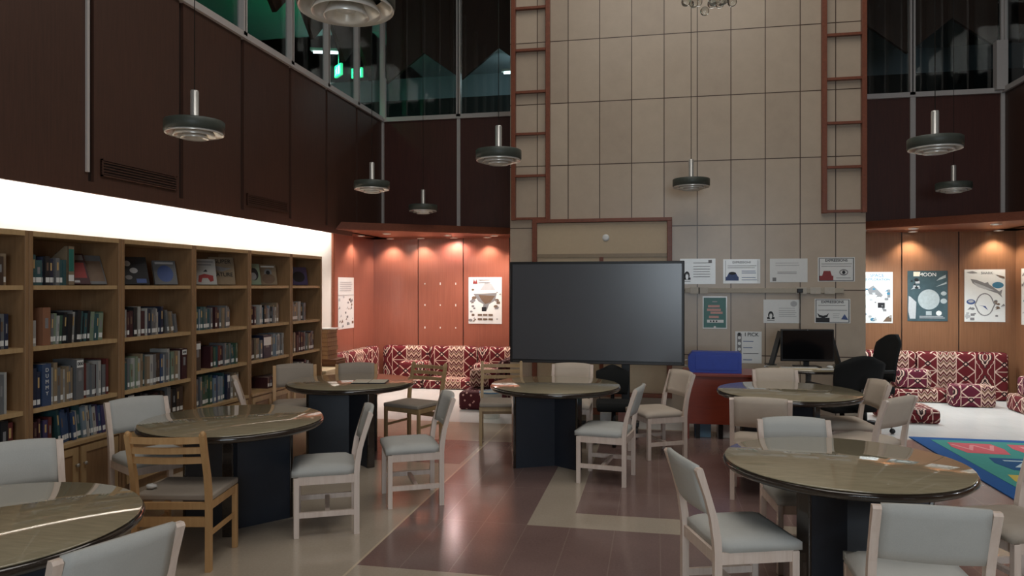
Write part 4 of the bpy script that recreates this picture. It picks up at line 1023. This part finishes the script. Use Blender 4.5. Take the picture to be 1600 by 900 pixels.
for i, (x, y, lb) in enumerate(((1.76, 8.10, 'loose white paper on the computer table'), (1.83, 8.20, 'crumpled paper on the computer table'))):
    if i == 0: o = MB().box(-.1, .1, -.07, .07, 0, .004, M['paper']).box(-.09, .05, -.05, .06, .004, .007, M['paper'], mat=Matrix.Rotation(.2, 4, 'Z')).build('loose_paper'); o.location = (x, y, .7698); tag(o, lb, 'paper')
    else: crumple(x, y, .785, .03, 'crumpled_paper', lb)

# ---------------------------------------------------------------- bucket
t = thing('bucket', 'white plastic bucket with a blue rim beside the patterned seating', 'bucket', (-2.02, 8.80, 0))
MB().lathe([(0, 0), (.105, 0), (.11, .005), (.142, .31), (.148, .312), (.148, .325), (.138, .325), (.104, .01), (0, .01)], 32, cap=False).build('body', M['bucket'], t)
MB().lathe([(.139, .318), (.139, .333), (.151, .333), (.151, .318)], 32, cap=False).build('rim', flat('blue_rim', (90, 130, 160), .4), t)
o = MB().lathe([(0, 0), (.117, 0), (.119, .006), (0, .016)], 24, cap=False).build('crumpled_liner', M['paleblue'], t); o.location = (0, 0, .19)

# ---------------------------------------------------------------- patterned floor seating
def cushion(name, x0, x1, y0, y1, z0, z1, lb, mat='kilim', bev=.045, group=None, cat='cushion', rot=None):
    cx, cy = (x0+x1)/2, (y0+y1)/2
    b = MB(); b.box(-(x1-x0)/2, (x1-x0)/2, -(y1-y0)/2, (y1-y0)/2, 0, z1-z0)
    bmesh.ops.subdivide_edges(b.b, edges=b.b.edges[:], cuts=3, use_grid_fill=True)
    es = [e for e in b.b.edges if len(e.link_faces) == 2 and e.calc_face_angle(0) > 1]
    r = bmesh.ops.bevel(b.b, geom=es, offset=min(bev, (z1-z0)*.35), segments=3, affect='EDGES', profile=.5)
    r4 = random.Random(int(cx*100+cy*10))
    for v in b.b.verts:
        v.co.z += .006*math.sin(v.co.x*23+cx)*math.cos(v.co.y*19) if v.co.z > .04 else 0
    for f in b.b.faces: f.smooth = True
    du, dv = r4.uniform(0, 1), 0
    o = b.build(name, M[mat], uv=True)
    for l in o.data.uv_layers[0].data: l.uv = (l.uv[0]+du, l.uv[1])
    o.location = (cx, cy, z0); 
    if rot: o.rotation_euler = rot
    return tag(o, lb, cat, group)
GB = 'patterned majlis cushions of the left niche'; GR = 'patterned majlis cushions of the right niche'
xs = [-4.50, -3.68, -2.86, -2.10]
for i, (a, c) in enumerate(zip(xs, xs[1:])):
    cushion('seat_cushion', a+.004, c-.004, 11.05, 11.42, .0, .17, 'red kilim seat cushion on the floor, %s from the left corner of left niche' % OR[i], group=GB)
    cushion('back_cushion', a-.0, c-.006, 11.44, 11.625, .0, .655, 'red and white kilim back cushion along left niche back wall, %s from the corner' % OR[i], group=GB, bev=.06)
for i, (a, c) in enumerate(((9.38, 10.2), (10.2, 11.02))):
    cushion('seat_cushion', -4.52, -4.12, a+.004, c-.004, 0, .17, 'kilim seat cushion along the left side panel, %s one' % ('nearer' if i == 0 else 'farther'), group=GB)
    cushion('back_cushion', -4.715, -4.53, a+.004, c-.004, 0, .655, 'bright kilim back cushion against the left side panel, %s one' % ('nearer' if i == 0 else 'farther'), group=GB, bev=.06)
cushion('back_cushion', -4.715, -4.53, 11.03, 11.42, 0, .655, 'kilim back cushion wedged in the left niche corner', group=GB, bev=.06)
cushion('armrest_cushion', -4.08, -3.62, 11.06, 11.40, .180, .43, 'small white-topped kilim armrest block near the left niche corner', bev=.05)
cushion('armrest_cushion', -2.83, -2.62, 10.98, 11.38, .180, .42, 'kilim armrest block toward the right of the left niche', bev=.04)
for i, (a, c) in enumerate(((9.28, 10.14), (10.14, 11.0))):
    cushion('seat_cushion', -2.58, -2.06, a+.004, c-.004, 0, .24, 'dark burgundy flowered seat cushion beside the pier, %s one' % ('nearer' if i == 0 else 'farther'), 'burg' if i == 0 else 'kilim')
    cushion('back_cushion', -2.05, -1.87, a+.004, c-.004, 0, .66, 'dark kilim back cushion leaning on the pier side, %s one' % ('nearer' if i == 0 else 'farther'), 'burg' if i == 0 else 'kilim', bev=.06)
cushion('armrest_cushion', -2.52, -2.14, 9.62, 9.92, .250, .50, 'kilim armrest block on the seat beside the pier', bev=.05)
xs = [2.52, 3.34, 4.10, 4.60]
for i, (a, c) in enumerate(zip(xs, xs[1:])):
    cushion('seat_cushion', a+.004, c-.004, 11.12, 11.44, 0, .19, 'dark kilim seat cushion along right niche back wall, %s from the pier' % OR[i], group=GR)
xs = [2.52, 3.75, 4.96]
for i, (a, c) in enumerate(zip(xs, xs[1:])):
    cushion('back_cushion', a+.003, c-.003, 11.46, 11.625, 0, .70, 'red kilim back cushion along right niche back wall, %s from the pier' % OR[i], group=GR, bev=.06)
cushion('armrest_cushion', 3.38, 3.84, 11.14, 11.42, .200, .46, 'plum kilim armrest block below the moon poster', 'kilim2')
cushion('floor_cushion', 3.98, 4.52, 10.80, 11.06, 0, .30, 'plum and white kilim block standing on the pale floor', 'kilim2')
for i, (a, c) in enumerate(((8.9, 9.85), (9.85, 10.8))):
    cushion('seat_cushion', 4.62, 4.94, a+.004, c-.004, 0, .22, 'kilim seat cushion along the right side wall, %s one' % ('nearer' if i == 0 else 'farther'))
    cushion('back_cushion', 4.95, 5.11, a+.004, c-.004, 0, .70, 'kilim back cushion against the right side wall, %s one' % ('nearer' if i == 0 else 'farther'), bev=.06)
cushion('armrest_cushion', 4.64, 4.93, 10.15, 10.55, .230, .48, 'plum kilim armrest block on the right side seat', 'kilim2')
cushion('floor_cushion', 2.72, 3.34, 9.40, 9.98, 0, .17, 'flat square kilim floor cushion alone on the pale floor')

# ---------------------------------------------------------------- alphabet rug
t = thing('alphabet_rug', 'blue and green alphabet play rug on the pale floor at right', 'rug', (3.98, 6.95, 0))
MB().box(-1.27, .0+.78, -1.5, 1.6, .0, .010, bev=.003).build('rug_border', flat('rug_blue', (22, 84, 150), .95), t)
MB().box(-1.10, .62, -1.34, 1.46, .010, .0125).build('rug_field', flat('rug_green', (64, 148, 138), .95), t)
cols = {'p': flat('rug_pink', (216, 96, 104), .95), 'b': flat('rug_deep_blue', (14, 78, 128), .95), 'y': flat('rug_yellow', (206, 180, 84), .95), 'k': flat('rug_brick', (170, 70, 60), .95)}
L = 'WMAZXKDHTRES'; k = 0
for r in range(4):
    for c in range(3):
        x, y = -1.0+c*.56+(.12 if r % 2 else 0), 1.34-r*.66
        if x+.44 > .6: continue
        kk = 'pbyk'[(r+c*(0 if r == 0 else 2)+(0 if r else 0)) % 4] if r else 'p'
        if r == 1: kk = 'bpy'[c]
        if r == 2: kk = 'ykb'[c]
        o = MB().prism([(x+.02, y), (x+.42, y-.02), (x+.45, y-.25), (x+.40, y-.50), (x+.03, y-.48), (x-.02, y-.22)], 2, .0125, .0140).build('rug_patch', cols[kk], t)
        text(L[k % 12], .40, flat('rug_letter', (190, 210, 214) if kk != 'p' else (232, 150, 150), .95), t, (x+.21, y-.25, .0150), (0, 0, 0), 'rug_letter'); k += 1
bpy.context.view_layer.update()
